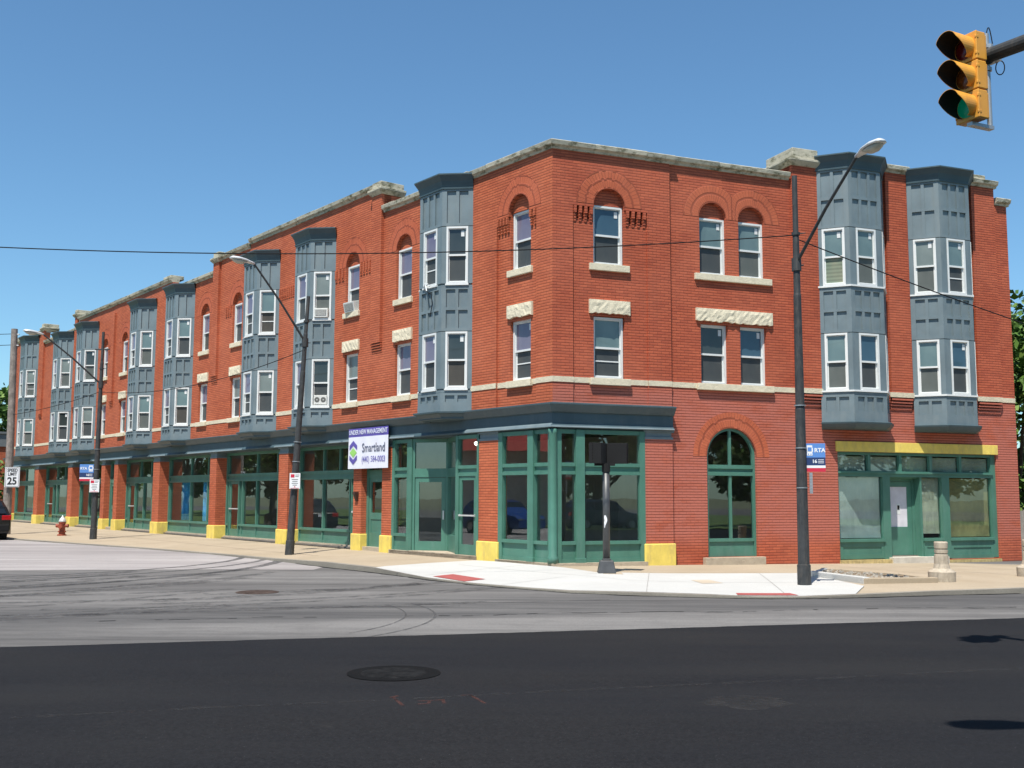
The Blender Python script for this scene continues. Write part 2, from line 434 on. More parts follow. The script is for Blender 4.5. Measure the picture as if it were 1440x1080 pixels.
# --- left street front
Z0 = 3.45
mb = MB()
wB = [(.93, 1.76, 7.50, 9.03, True)]
wall(mb, 0, .63, Z0, 8.95, 0); wall(mb, 2.28, 3.5, Z0, 8.95, 0)
wall(mb, .63, 2.28, Z0, 8.95, -.07, [(.93, 1.76, 4.58, 6.16, False), (.93, 1.76, 7.5, 8.95, False), (.66, .90, 8.62, 8.95, False), (1.79, 2.25, 8.62, 8.95, False)])
mb.box(.64, .92, -.25, -.18, 8.55, 8.97); mb.box(1.77, 2.27, -.25, -.13, 8.55, 8.97)
wall(mb, 0, 3.5, 8.95, 10.35, 0, [(.93, 1.76, 8.95, 9.03, True)])
dentils(mb, .66, .90, n=2, d0=-.07); dentils(mb, 1.79, 2.25, n=4, d0=-.07)
part(mb, 'wall', BR, 'L')
COLS = [(6.82, True), (9.87, True), (18.7, True), (21.84, True), (31.6, True), (34.5, True)]
tops = [(3.5, 8.0, 10.35), (8.0, 8.57, 10.95), (8.57, 17.65, 11.14), (17.65, 20.4, 11.0), (20.4, 20.95, 10.95), (20.95, 25.6, 10.45), (25.6, 39.1, 10.95), (39.1, 45.6, 10.4), (45.6, 51.9, 11.1), (51.9, 53.3, 11.0)]
mb = MB()
for a, b, zt in tops:
    ops = []
    for c, _ in COLS:
        if a < c < b: ops += [(c-.43, c+.43, 7.5, 9.03, True), (c-.43, c+.43, 4.58, 6.16, False)]
    wall(mb, a, b, Z0, zt, 0, ops)
# pilaster strips on corbels
for a, b, zt, zb in ((8.0, 8.57, 10.95, 6.02), (20.4, 20.95, 10.95, 6.05), (33.0, 33.45, 10.55, 5.9), (39.2, 39.6, 11.2, 6.0), (45.6, 46.15, 11.2, 6.0), (52.2, 52.8, 11.2, 6.0)):
    mb.box(a, b, -.02, .10, zb+.30, zt)
    for k in range(4): mb.box(a+.0, b, -.02, .10-.022*(4-k), zb+.075*k, zb+.075*k+.055)
# dentil rows between bays
for a, b in ((8.75, 9.35), (10.42, 10.96), (13.35, 15.05), (17.45, 18.15), (19.25, 19.75), (33.55, 33.95)):
    n = max(3, int((b-a)/.14)); w = (b-a)/(2*n-1)
    for k in range(n):
        mb.box(a+2*k*w, a+(2*k+1)*w, -.01, .05, 8.70, 9.0)
        mb.box(a+2*k*w, a+(2*k+1)*w, -.01, .03, 8.62, 8.70)
part(mb, 'wall', BR, 'L')
# --- right street front
mb = MB()
wall(mb, 0, .56, Z0, 8.95, 0); wall(mb, 2.66, 3.33, Z0, 8.95, 0)
wall(mb, .56, 2.66, Z0, 8.95, -.04, [(1.14, 2.01, 4.60, 6.18, False), (1.14, 2.01, 7.5, 8.95, False), (.60, 1.10, 8.62, 8.95, False), (2.05, 2.62, 8.62, 8.95, False)])
mb.box(.57, 1.12, -.25, -.13, 8.55, 8.97); mb.box(2.03, 2.65, -.25, -.13, 8.55, 8.97)
wall(mb, 0, 3.33, 8.95, 10.35, 0, [(1.14, 2.01, 8.95, 9.03, True)])
dentils(mb, .58, 1.10, n=4); dentils(mb, 2.05, 2.62, n=4)
part(mb, 'wall', BRR, 'R')
mb = MB(); DR = -.07
wall(mb, 3.33, 7.15, -.4, 10.35, DR, [(4.38, 5.88, .13, 2.71, True), (4.25, 5.08, 4.60, 6.18, False), (5.46, 6.28, 4.60, 6.18, False), (4.25, 5.08, 7.5, 9.03, True), (5.46, 6.28, 7.5, 9.03, True)])
wall(mb, 7.15, 8.05, -.4, 10.75, DR, [])
wall(mb, 8.05, 14.15, -.4, 10.95, DR, [(8.5, 14.15, -.05, 2.92, False)])
wall(mb, 14.15, 14.40, -.4, 10.95, DR); wall(mb, 14.40, 14.97, -.4, 10.4, DR)
mb.box(14.72, 14.97, -9, DR-.25, -.4, 10.4)
for a, b, zt in ((7.15, 8.05, 10.75), (10.35, 11.1, 10.93), (13.52, 14.40, 10.88)):
    mb.box(a, b, DR-.02, DR+.09, 4.47, zt)
    a2 = a+.25 if a < 8 else a
    for k in range(4): mb.box(a2, b-.02, DR-.02, DR+.10-.022*(3-k), 4.13+.085*k, 4.13+.085*k+.045)
mb.box(7.15, 7.19, DR-1.3, DR, 10.3, 10.75)
part(mb, 'wall', BRR, 'R')
# wall surfaces of the reveals behind the arches
for side, lst in (('L', [(1.345, -.0)]+[(c, 0) for c, _ in COLS]), ('R', [(1.575, 0), (4.665, DR), (5.87, DR)])):
    for c, d in lst: mb = MB(); mb.box(c-.45, c+.45, d-.2, d-.12, 9.04, 9.55); part(mb, 'arch_infill', BR if side == 'L' else BRR, side)
for c in [1.345]+[c for c, _ in COLS]: archring('L', c, 9.03, .425, .90, .006)
archring('R', 1.575, 9.03, .435, .93, .006)
archring('R', 4.665, 9.03, .42, .90, DR+.006, hi=5.262); archring('R', 5.87, 9.03, .42, .90, DR+.006, lo=5.272)
archring('R', 5.13, 2.71, .75, 1.16, DR+.006)

# stone string course
def strip(side, segs, name, mat, prof, d=0, mit=0):
    for k, (a, b, dd) in enumerate(segs):
        mb = MB(); mb.sweep([(a, dd), (b, dd)], prof, mit if k == 0 and a == 0 else 0); part(mb, name, mat, side)
SP = [(-.02, 4.465), (.018, 4.465), (.022, 4.60), (-.02, 4.60)]
strip('L', [(0, .63, 0), (.63, .90, -.07), (1.79, 2.28, -.07), (2.28, 3.4, 0), (5.6, 6.36, 0), (7.3, 9.42, 0), (10.32, 11.05, 0), (13.25, 15.15, 0), (17.4, 18.25, 0), (19.15, 21.4, 0), (22.3, 23.05, 0), (25.3, 27.5, 0), (29.7, 31.2, 0), (32.05, 34.05, 0), (34.95, 35.7, 0), (37.9, 39.9, 0), (42.2, 46.95, 0), (49.2, 53.3, 0)], 'string_course', STONE, SP, mit=MIT)
strip('R', [(0, .56, 0), (.56, 1.03, -.04), (2.15, 2.66, -.04), (2.66, 3.33, 0), (3.33, 4.10, DR), (6.44, 7.15, DR), (7.15, 8.03, DR+.09), (10.3, 11.13, DR+.09), (13.45, 14.40, DR+.09), (14.40, 14.97, DR)], 'string_course', STONE, SP, mit=MIT)

# parapet copings
CP = [(-.3, 0), (.03, 0), (.05, .05), (.12, .09), (.14, .19), (.10, .215), (-.3, .215)]
def coping(side, a, b, d, z, mit=0, jag=0):
    mb = MB(); x = a; rr = random.Random(int(a*10+z*7)); first = True
    while x < b-.05:
        e = min(b, x+rr.uniform(1.1, 1.5))
        if b-e < .5: e = b
        dz = rr.uniform(-.008, .008)
        mb.sweep([(x+(0 if first else .004), d), (e-.004, d)], [(o+rr.uniform(-.006, .006), z+h+dz) for o, h in CP], mit if first and a == 0 else 0)
        x = e; first = False
    return part(mb, 'coping', COPE, side)
coping('L', 0, 3.48, 0, 10.33, MIT); coping('R', 0, 3.45, 0, 10.33, MIT)
coping('R', 3.45, 7.1, DR, 10.33)
for a, b, zt in tops:
    if b-a > .7: coping('L', a+(.02 if a > 3.6 else 0), b-.02, 0, zt)
coping('R', 10.25, 11.15, DR+.09, 10.93); coping('R', 13.5, 14.48, DR+.09, 10.88); coping('R', 14.5, 15.05, DR, 10.42)
def block_cap(side, a, b, d, z, depth=1.0, h=.27):
    mb = MB()
    o = .13
    mb.hexa([(a-.02, d+.02, z), (b+.02, d+.02, z), (b+.02, d-depth, z), (a-.02, d-depth, z), (a-o, d+o, z+.12), (b+o, d+o, z+.12), (b+o, d-depth, z+.12), (a-o, d-depth, z+.12)])
    mb.box(a-o, b+o, d-depth, d+o, z+.12, z+.2)
    mb.box(a+.02, b-.02, d-depth, d+.04, z+.2, z+.2+h)
    return part(mb, 'pier_cap', COPE, side, bevel=.015)
block_cap('R', 7.15, 8.03, DR+.09, 10.75, 1.2, .3)
mb = MB(); mb.box(13.65, 14.15, DR-.5, DR+.05, 11.09, 11.27); part(mb, 'pier_cap', COPE, 'R', bevel=.015)
for a, b, z in ((8.0, 8.57, 10.95), (20.4, 20.95, 10.95), (39.2, 39.6, 11.15), (45.6, 46.1, 11.2), (52.2, 52.8, 11.1)):
    block_cap('L', a, b, .08, z, .8, .22)
mb = MB(); mb.box(25.9, 26.8, -.6, .0, 11.14, 11.32); part(mb, 'pier_cap', COPE, 'L', bevel=.015)
# side returns of the raised parapets
mb = MB(); mb.box(8.0, 8.2, -3, -.02, 10.0, 10.95); part(mb, 'wall', BR, 'L'); mb = MB(); mb.box(20.4, 20.6, -3, -.02, 10, 10.95); part(mb, 'wall', BR, 'L')

# windows of the walls with sills and lintels
def sill(side, sa, sb, z, d, parent=None, h=.17, ov=.075):
    mb = MB(); mb.box(sa, sb, d-.1, d+ov, z-h, z)
    return part(mb, 'window_sill', STONE, side, bevel=.008)
def lintel(side, sa, sb, d, seed):
    mb = MB(); rough_block(mb, sa, sb, d-.1, d+.075, 6.24, 6.58, seed)
    return part(mb, 'window_lintel', STONE, side)
WIN = [('L', 1.345, .80, -.07, 1), ('R', 1.575, .84, -.04, 1)] + [('L', c, .83, 0, 1) for c, _ in COLS]
kk = {('L', 0): ((3, 1), (3, 1)), ('R', 1): ((2, 1), (0, 1))}
for i, (side, c, w, d, _) in enumerate(WIN):
    u = (3, 1) if side == 'L' else (2, 1)
    add_window(side, c, 7.50, w, 1.53, d-.10, u if i < 2 else random.choice(((3, 1), (0, 1), (3, 2))))
    add_window(side, c, 4.60, w, 1.56, d-.10, (0, 1) if side == 'R' else random.choice(((3, 1), (1, 1), (3, 0))), extra='bars' if i in (0, 1, 3) else None)
    hw = .56 if side == 'R' else .50
    sill(side, c-hw, c+hw, 7.50, d); sill(side, c-hw, c+hw, 4.60, d, h=.17, ov=.095); lintel(side, c-hw-.01, c+hw+.01, d, i*3+1)
for c, a, b in ((4.665, (0, 1), (4, 1)), (5.87, (0, 0), (2, 1))):
    add_window('R', c, 7.50, .82, 1.53, DR-.12, a); add_window('R', c, 4.60, .82, 1.57, DR-.12, b)
sill('R', 4.08, 6.46, 7.50, DR); sill('R', 4.10, 6.44, 4.60, DR, h=.17, ov=.095)
lintel('R', 4.10, 5.27, DR, 77); lintel('R', 5.275, 6.46, DR, 78)

# ================================================================== BAY WINDOWS
HW, MW, PR = 1.15, .55, .61
PTS = [(-HW, 0), (-MW, PR), (MW, PR), (HW, 0)]
def bay(side, c, tall, seed):
    rr = random.Random(seed)
    top = 11.08 if tall else 10.48
    base = 3.68 if side == 'R' else 3.93
    mb = MB()
    faces = []
    for k in range(3):
        a = Vector(PTS[k]); b = Vector(PTS[k+1]); t = (b-a); L = t.length; t /= L; nn = Vector((-t.y, t.x))
        faces.append((a, t, nn, L))
        def P(u, d, z): q = a+t*u+nn*d; return (q.x, q.y, z)
        def bx(u0, u1, d0, d1, z0, z1):
            mb.hexa([P(u0, d0, z0), P(u1, d0, z0), P(u1, d1, z0), P(u0, d1, z0), P(u0, d0, z1), P(u1, d0, z1), P(u1, d1, z1), P(u0, d1, z1)])
        w = .66 if k == 1 else .60
        ua = (L-w)/2; ub = ua+w
        zt = top-.40
        # recessed ground of the panels, with window holes
        for z0, z1 in ((base, 4.545), (6.10, 7.43), (9.01, zt)): bx(0, L, -.14, -.044, z0, z1)
        for z0, z1 in ((4.545, 6.10), (7.43, 9.01)):
            bx(0, ua-.003, -.12, 0, z0, z1); bx(ub+.003, L, -.12, 0, z0, z1)
        # framing: corner stiles, rails, intermediate stiles
        nc = 3 if k == 1 else 2
        def grid(z0, z1, rows):
            m_ = .13; bx(0, m_, -.06, 0, z0, z1); bx(L-m_, L, -.06, 0, z0, z1)
            hr = .075
            pw = (L-2*m_-(nc-1)*.085)/nc
            zz = [z0]
            ph = (z1-z0-(rows+1)*hr)/rows
            for r in range(rows+1):
                q = z0+r*(ph+hr); bx(m_, L-m_, -.06, 0, q, q+hr)
                if r < rows:
                    for j in range(nc-1):
                        x = m_+pw*(j+1)+.085*j; bx(x, x+.085, -.06, -.002, q+hr, q+hr+ph)
                    for j in range(nc):       # thin lighter bead at the foot of each panel
                        x = m_+j*(pw+.085); bx(x+.012, x+pw-.012, -.047, -.018, q+hr, q+hr+.014)
        grid(base+.18, 4.44, 1) if side == 'L' else grid(3.90, 4.44, 1)
        bx(0, L, -.06, .006, base, base+.18 if side == 'L' else 3.90)
        bx(0, L, -.06, .004, 4.44, 4.50)
        grid(6.12, 7.34, 2)
        grid(9.03, zt, 2 if tall else 1)
        bx(0, L, -.06, .002, 7.34, 7.38)
    body_profile = [(-.15, base), (.0, base), (.0, base+.01), (-.15, base+.01)]
    # inner box so nothing shows through
    mb.vprism([(-HW+.12, -.05), (-MW+.05, PR-.18), (MW-.05, PR-.18), (HW-.12, -.05)], base+.02, top-.1)
    b = mb.build('bay_window', GREY, bld, 1); place(b, side, c)
    # moulded cornice and foot
    cn = MB()
    cn.sweep(PTS, [(-.2, top-.42), (.03, top-.42), (.035, top-.38), (.015, top-.37), (.03, top-.30), (.06, top-.2), (.14, top-.07), (.17, top-.05), (.17, top-.015), (-.1, top+.02), (-.2, top+.02)])
    cn.vprism([(-HW-.02, -.25), (-MW, PR-.05), (MW, PR-.05), (HW+.02, -.25)], top-.1, top+.018)
    cn.build('bay_cornice', GREYD, b)
    ft = MB()
    if side == 'R':
        ft.sweep(PTS, [(-.2, 3.50), (-.05, 3.50), (.04, 3.56), (.10, 3.64), (.11, 3.68), (.0, 3.71), (-.2, 3.71)])
        ft.vprism([(-HW+.03, -.05), (-MW, PR-.05), (MW, PR-.05), (HW-.03, -.05)], 3.505, 3.67)
    else:
        ft.sweep(PTS, [(-.3, 3.70), (-.10, 3.72), (.04, 3.86), (.12, 3.885), (.125, 3.925), (.0, 3.955), (-.3, 3.955)])
        ft.vprism([(-HW-.0, -.05), (-MW, PR-.05), (MW, PR-.05), (HW, -.05)], 3.74, 3.92)
    ft.build('bay_foot', GREYD, b)
    # white sill bands
    for z in (7.375, 4.50):
        sl = MB()
        if side == 'R': sl.sweep(PTS, [(-.05, z), (.035, z), (.035, z+.045), (-.05, z+.045)])
        else:
            for (a, t, nn, L), w in zip(faces, (.60, .66, .60)):
                ua = (L-w)/2-.02; ub = ua+w+.04
                P = lambda u, d, zz: (*(a+t*u+nn*d), zz)
                sl.hexa([P(ua, -.05, z), P(ub, -.05, z), P(ub, .035, z), P(ua, .035, z), P(ua, -.05, z+.045), P(ub, -.05, z+.045), P(ub, .035, z+.045), P(ua, .035, z+.045)])
        sl.build('bay_sill', WHITE, b)
    for k, (a, t, nn, L) in enumerate(faces):
        w = .66 if k == 1 else .60
        p = a+t*(L/2)
        mt = Matrix(((t.x, nn.x, 0, p.x), (t.y, nn.y, 0, p.y), (0, 0, 1, 0), (0, 0, 0, 1)))
        for z, h in ((4.545, 1.555), (7.42, 1.59)):
            if side == 'L': kq = (3 if k == 1 else rr.choice((0, 0, 1, 4)), rr.choice((0, 1, 2)) if k != 1 else 1)
            else: kq = (rr.choice((0, 1, 0)), 0 if k == 2 else rr.choice((1, 0))) if z > 7 else (0 if k == 2 else 2, 0 if k == 2 else 1)
            if side == 'R' and seed == 51 and z > 7 and k == 2: kq = (0, 9)
            add_window(side, 0, 0, w, h, 0, kq, sub=b, mtx=mt @ Matrix.Translation((0, -.005, z)), extra='bars' if rr.random() < .3 else None)
    return b
BAYS_L = [(4.50, 0), (12.15, 0), (16.25, 0), (24.15, 0), (28.6, 0), (36.8, 0), (41.05, 0), (48.1, 1)]
for i, (c, t) in enumerate(BAYS_L): bay('L', c, t, 11+i)
bay('R', 9.11, 1, 51).location.z = 0; bay('R', 12.28, 1, 52)

# ================================================================== ENTABLATURE over the shops
EN = [(-.05, 3.33), (.05, 3.33), (.09, 3.335), (.095, 3.37), (.04, 3.45), (.04, 3.70), (.10, 3.72), (.13, 3.76), (.21, 3.88), (.23, 3.895), (.23, 3.93), (.0, 3.965), (-.05, 3.965)]
mb = MB(); mb.sweep([(0, 0), (53.3, 0)], EN, MIT); part(mb, 'shop_cornice', GREYD, 'L')
mb = MB(); mb.sweep([(0, 0), (3.33, 0)], EN, MIT, miter1=0); part(mb, 'shop_cornice', GREYD, 'R')
# foot moulding in paler grey for caught sun; gaps stand for the bays' shade
mb = MB(); mb.sweep([(0, 0), (3.5, 0)], [(.08, 3.338), (.10, 3.338), (.125, 3.35), (.10, 3.405), (.05, 3.44), (.03, 3.44)], MIT)
segs = [(6.0, 11.0), (13.6, 15.0), (17.7, 23.0), (25.5, 27.3), (30.0, 35.5), (38.2, 39.8), (42.5, 46.6), (49.6, 53.2)]
part(mb, 'sunlit_fillet', GREY, 'L')
for a, b in segs: mb = MB(); mb.sweep([(a, 0), (b, 0)], [(.08, 3.338), (.10, 3.338), (.12, 3.35), (.095, 3.40), (.05, 3.41), (.04, 3.38)]); part(mb, 'sunlit_fillet', GREY, 'L')
mb = MB(); mb.sweep([(0, 0), (3.33, 0)], [(.08, 3.338), (.10, 3.338), (.12, 3.35), (.10, 3.385), (.05, 3.39), (.04, 3.38)], MIT); part(mb, 'sunlit_fillet', GREY, 'R')
# soffit boards
mb = MB(); mb.box(.2, 53.3, -.55, -.05, 3.30, 3.46); part(mb, 'soffit', GREYD, 'L')
mb = MB(); mb.box(.1, 3.3, -.3, -.05, 3.30, 3.46); part(mb, 'soffit', GREYD, 'R')

# ================================================================== PIERS
def pier(side, a, b, depth, d=.0, zb=-.2, cap=True):
    mb = MB(); mb.box(a, b, d-depth, d, .5, 3.11)
    o = part(mb, 'pier', BR if side == 'L' else BRR, side)
    m2 = MB(); e = .045
    m2.box(a-e, b+e, d-depth+.02, d+e+.01, zb, .50); q = m2.build('pier_base', YEL, o, 1 if side == 'L' else -1, bevel=.025)
    if cap:
        m3 = MB(); m3.box(a-.012, b+.012, d-depth, d+.012, 3.11, 3.17); m3.box(a+.02, b-.02, d-depth, d-.02, 3.17, 3.29); m3.box(a-.03, b+.03, d-depth, d+.03, 3.29, 3.332)
        m3.build('pier_cap', GREY, o, 1 if side == 'L' else -1)
    return o
PIERS = [(2.17, 3.00, .3), (7.32, 7.87, .3), (9.08, 9.57, .46), (14.08, 14.79, .5), (20.22, 20.85, .5), (26.36, 27.14, .5), (31.87, 32.39, .5), (33.77, 34.31, .5), (39.14, 39.91, .5), (45.69, 46.52, .5), (52.5, 53.3, .5)]
for a, b, dp in PIERS: pier('L', a, b, dp)
pier('R', 2.54, 3.33, .3)

# ================================================================== SHOPFRONTS
def shopfront(side, s0, s1, d, mull, tmull=None, door=None, zs=.12, head=3.30, jl=.1, jr=.1, name='shopfront'):
    """green frame; mull: centres of lower mullions; door=(a,b)"""
    mb = MB(); tm = tmull if tmull is not None else mull
    mb.box(s0, s0+jl, d-.1, d+.03, zs, head); mb.box(s1-jr, s1, d-.1, d+.03, zs, head)
    A, B = s0+jl, s1-jr
    mb.box(A, B, d-.1, d+.02, 3.20, head)                    # head
    mb.box(A, B, d-.1, d+.02, 2.40, 2.49); mb.box(A, B, d-.1, d-.02, 2.27, 2.40); mb.box(A, B, d-.1, d+.025, 2.20, 2.28)
    for m in tm: mb.box(m-.03, m+.03, d-.08, d+.01, 2.49, 3.20)
    spans = [(A, B)]
    if door:
        spans = [q for q in ((A, door[0]), (door[1], B)) if q[1]-q[0] > .05]
    lowers = []
    for a, b in spans:
        mb.box(a, b, d-.1, d-.01, zs, .50); mb.box(a, b, d-.1, d+.05, .50, .58)
        mb.box(a, b, d-.1, d+.012, zs, zs+.1)
        ms = [m for m in mull if a < m < b]
        e = [a]+ms+[b]
        for m in ms: mb.box(m-.035, m+.035, d-.08, d+.02, zs, 2.20)
        lowers += [(e[i], e[i+1]) for i in range(len(e)-1)]
    o = part(mb, name, GREEN, side)
    g = MB()
    g.box(A, B, d-.065, d-.055, 2.47, 3.22)
    for a, b in spans: g.box(a, b, d-.065, d-.055, .56, 2.22)
    g.build('pane', SHOPGLASS, o, 1 if side == 'L' else -1)
    if door: add_door(o, side, door[0], door[1], d, zs, 2.20)
    st = MB(); st.box(s0-.02, s1+.02, d-.3, d+.10, -.25, zs+.002); st.build('stone_sill', STEP, o, 1 if side == 'L' else -1)
    return o
def add_door(o, side, a, b, d, z0, z1, rail=.28, st=.10):
    mb = MB()
    mb.box(a, a+.05, d-.09, d+.03, z0, z1); mb.box(b-.05, b, d-.09, d+.03, z0, z1)
    a2, b2 = a+.055, b-.055
    mb.box(a2, a2+st, d-.05, d, z0+.01, z1-.01); mb.box(b2-st, b2, d-.05, d, z0+.01, z1-.01)
    mb.box(a2+st, b2-st, d-.05, d, z1-.01-st, z1-.01); mb.box(a2+st, b2-st, d-.05, d, z0+.01, z0+rail)
    s = 1 if side == 'L' else -1
    mb.build('door', GREEN, o, s)
    g = MB(); g.box(a2+st, b2-st, d-.03, d-.022, z0+rail, z1-.01-st); g.build('pane', SHOPGLASS, o, s)
    h = MB(); h.box(a2+.02, b2-.02, d+.03, d+.05, 1.13, 1.17); h.box(a2+.02, a2+.05, d, d+.03, 1.12, 1.18); h.box(b2-.05, b2-.02, d, d+.03, 1.12, 1.18); h.build('door_handle', SILV, o, s)
def solid_door(side, s0, s1, d, zs=.12):
    mb = MB()
    mb.box(s0, s0+.12, d-.1, d+.03, zs, 3.3); mb.box(s1-.12, s1, d-.1, d+.03, zs, 3.3)
    A, B = s0+.12, s1-.12
    mb.box(A, B, d-.1, d+.02, 3.2, 3.3); mb.box(A, B, d-.1, d+.02, 2.22, 2.45)
    o = part(mb, 'shop_entrance', GREEN, side); s = 1 if side == 'L' else -1
    g = MB(); g.box(A, B, d-.06, d-.05, 2.45, 3.2); g.build('pane', SHOPGLASS, o, s)
    m = MB(); m.box(A, A+.11, d-.06, d, zs, 2.22); m.box(B-.11, B, d-.06, d, zs, 2.22); m.box(A+.11, B-.11, d-.06, d, 2.08, 2.22)
    m.box(A+.11, B-.11, d-.06, d, .95, 1.15); m.box(A+.11, B-.11, d-.06, d, zs, .55); m.box(A+.11, B-.11, d-.06, d-.02, .55, .95)
    m.build('door', GREEN, o, s)
    g = MB(); g.box(A+.11, B-.11, d-.035, d-.027, 1.15, 2.08); g.build('pane', SHOPGLASS, o, s)
    h = MB(); h.box(A+.03, A+.08, d, d+.05, 1.0, 1.05); h.build('door_handle', SILV, o, s)
    st = MB(); st.box(s0-.02, s1+.02, d-.3, d+.18, -.25, zs); st.build('stone_step', STEP, o, s)

# left street, from the corner
shopfront('L', .12, 2.17, -.03, [.82], None, None, .06, jl=.06, jr=.17)
# fat mullions of the corner
def fat(side, a, b, d0, d1, zs=.06):
    mb = MB(); mb.box(a, b, d0, d1, zs, 3.3); mb.box(a-.02, b+.02, d0, d1+.02, zs, zs+.12); part(mb, 'shopfront_post', GREEN, side, bevel=.008)
fat('L', .71, .93, -.12, .04); fat('R', .62, .85, -.12, .04)
mb = MB(); mb.lathe([(.13, .06), (.13, .2), (.105, .24), (.10, 3.2), (.13, 3.3)], 20, (0, 0)); o = mb.build('corner_column', GREEN, bld, smooth=True)
bis = (oL+oR).normalized(); o.location = -bis*.03
shopfront('R', .12, 2.54, -.03, [.73], None, None, .06, jl=.12, jr=.15)
st = MB(); st.sweep([(0, 0), (2.17, 0)], [(-.3, -.25), (.07, -.25), (.07, .065), (-.3, .065)], MIT); part(st, 'stone_sill', STEP, 'L')
st = MB(); st.sweep([(0, 0), (2.5, 0)], [(-.3, -.25), (.10, -.25), (.10, .065), (-.3, .065)], MIT); part(st, 'stone_sill', STEP, 'R')
shopfront('L', 3.02, 4.07, -.03, [], [], (3.10, 3.97), .10, jl=.08, jr=.1)
shopfront('L', 6.25, 7.32, -.03, [], [], None, .10, jl=.26, jr=.14)
# splayed entrance
def splay(p0, p1, name, door, zs=.12):
    a = Vector(p0); b = Vector(p1); L = (b-a).length; t = (b-a)/L; nn = Vector((-t.y, t.x))
    M = FL @ Matrix(((t.x, nn.x, 0, a.x), (t.y, nn.y, 0, a.y), (0, 0, 1, 0), (0, 0, 0, 1)))
    mb = MB()
    mb.box(0, .06, -.08, .02, zs, 3.3); mb.box(L-.06, L, -.08, .02, zs, 3.3); mb.box(.06, L-.06, -.08, .02, 3.2, 3.3); mb.box(.06, L-.06, -.08, .02, 2.2, 2.45)
    if not door: mb.box(.06, L-.06, -.08, .0, zs, .58)
    o = mb.build(name, GREEN, bld); o.matrix_local = M
    g = MB(); g.box(.06, L-.06, -.04, -.03, 2.45, 3.2)
    if not door: g.box(.06, L-.06, -.04, -.03, .58, 2.2)
    g.build('pane', SHOPGLASS, o)
    if door:
        m = MB(); m.box(.07, .19, -.05, 0, zs, 2.19); m.box(L-.19, L-.07, -.05, 0, zs, 2.19); m.box(.19, L-.19, -.05, 0, 2.06, 2.19); m.box(.19, L-.19, -.05, 0, zs, .38)
        m.build('door', GREEN, o); g = MB(); g.box(.19, L-.19, -.03, -.022, .38, 2.06); g.build('pane', SHOPGLASS, o)
        h = MB(); h.box(.10, .14, 0, .05, 1.0, 1.25); h.build('door_handle', SILV, o)
splay((5.42, -.70), (6.25, -.05), 'entrance_screen', True)
splay((4.08, -.05), (5.42, -.70), 'entrance_screen', False)
mb = MB(); mb.vprism([(4.05, .07), (6.27, .07), (6.27, -.1), (5.4, -.8), (4.05, -.1)], -.2, .115); part(mb, 'stone_step', STEP, 'L')
mb = MB(); mb.box(3.0, 7.3, -.35, .07, -.2, .095); part(mb, 'stone_step', STEP, 'L')
solid_door('L', 7.87, 9.08, -.22)
dp = -.45
shopfront('L', 9.57, 14.08, dp, [10.55, 12.35], [10.25, 11.25, 12.35], (9.7, 10.45), .10)
shopfront('L', 14.79, 20.22, dp, [15.7, 17.5, 18.75], [15.8, 17.5], (19.0, 19.95), .10)
shopfront('L', 20.85, 26.36, dp, [22.1, 23.9], [22.1, 23.9], None, .10)
shopfront('L', 27.14, 31.87, dp, [28.4, 29.5], [28.6, 30.0], (30.6, 31.5), .10)
solid_door('L', 32.39, 33.77, -.3)
shopfront('L', 34.31, 39.14, dp, [35.5, 37.6], [35.5, 37.6], None, .10)
shopfront('L', 39.91, 45.69, dp, [41.5, 43.4], [42.0, 43.5], (44.1, 45.2), .10)
shopfront('L', 46.52, 52.5, dp, [48.3, 50.2], [48.3, 50.2], None, .10)

# arched window of the right street
mb = MB(); d = DR-.10; c = 5.13; t = .07
def arcband(r0, r1, y0, y1, zc, N=24):
    for k in range(N):
        a0 = math.pi*k/N; a1 = math.pi*(k+1)/N
        mb.prism([(c+r0*math.cos(a0), zc+r0*math.sin(a0)), (c+r1*math.cos(a0), zc+r1*math.sin(a0)), (c+r1*math.cos(a1), zc+r1*math.sin(a1)), (c+r0*math.cos(a1), zc+r0*math.sin(a1))], y0, y1)
arcband(.68, .748, d-.05, d+.04, 2.71)
mb.box(c-.748, c-.68, d-.05, d+.04, .13, 2.71); mb.box(c+.68, c+.748, d-.05, d+.04, .13, 2.71)
mb.box(c-.68, c+.68, d-.05, d+.01, .13, .52); mb.box(c-.68, c+.68, d-.05, d+.05, .52, .60)
mb.box(c-.68, c+.68, d-.05, d+.045, 2.40, 2.50); mb.box(c-.68, c+.68, d-.05, d-.01, 2.32, 2.40); mb.box(c-.68, c+.68, d-.05, d+.04, 2.22, 2.32)
mb.box(c-.035, c+.035, d-.04, d+.02, .60, 2.22); mb.box(c-.035, c+.035, d-.04, d+.02, 2.5, 3.41)
aw = part(mb, 'arched_window', GREEN, 'R')
g = MB(); g.box(c-.7, c+.7, d-.03, d-.02, .55, 2.45)
g.prism([(c+.69*math.cos(k*math.pi/20), 2.45+.05+.9*.69*math.sin(k*math.pi/20)+.07*math.sin(k*math.pi/20)) for k in range(21)], d-.03, d-.02)
g.build('pane', SHOPGLASS, aw, -1)
st = MB(); st.box(4.22, 6.02, DR-.3, DR+.16, -.25, .125); st.build('stone_sill', STEP, aw, -1, bevel=.01)

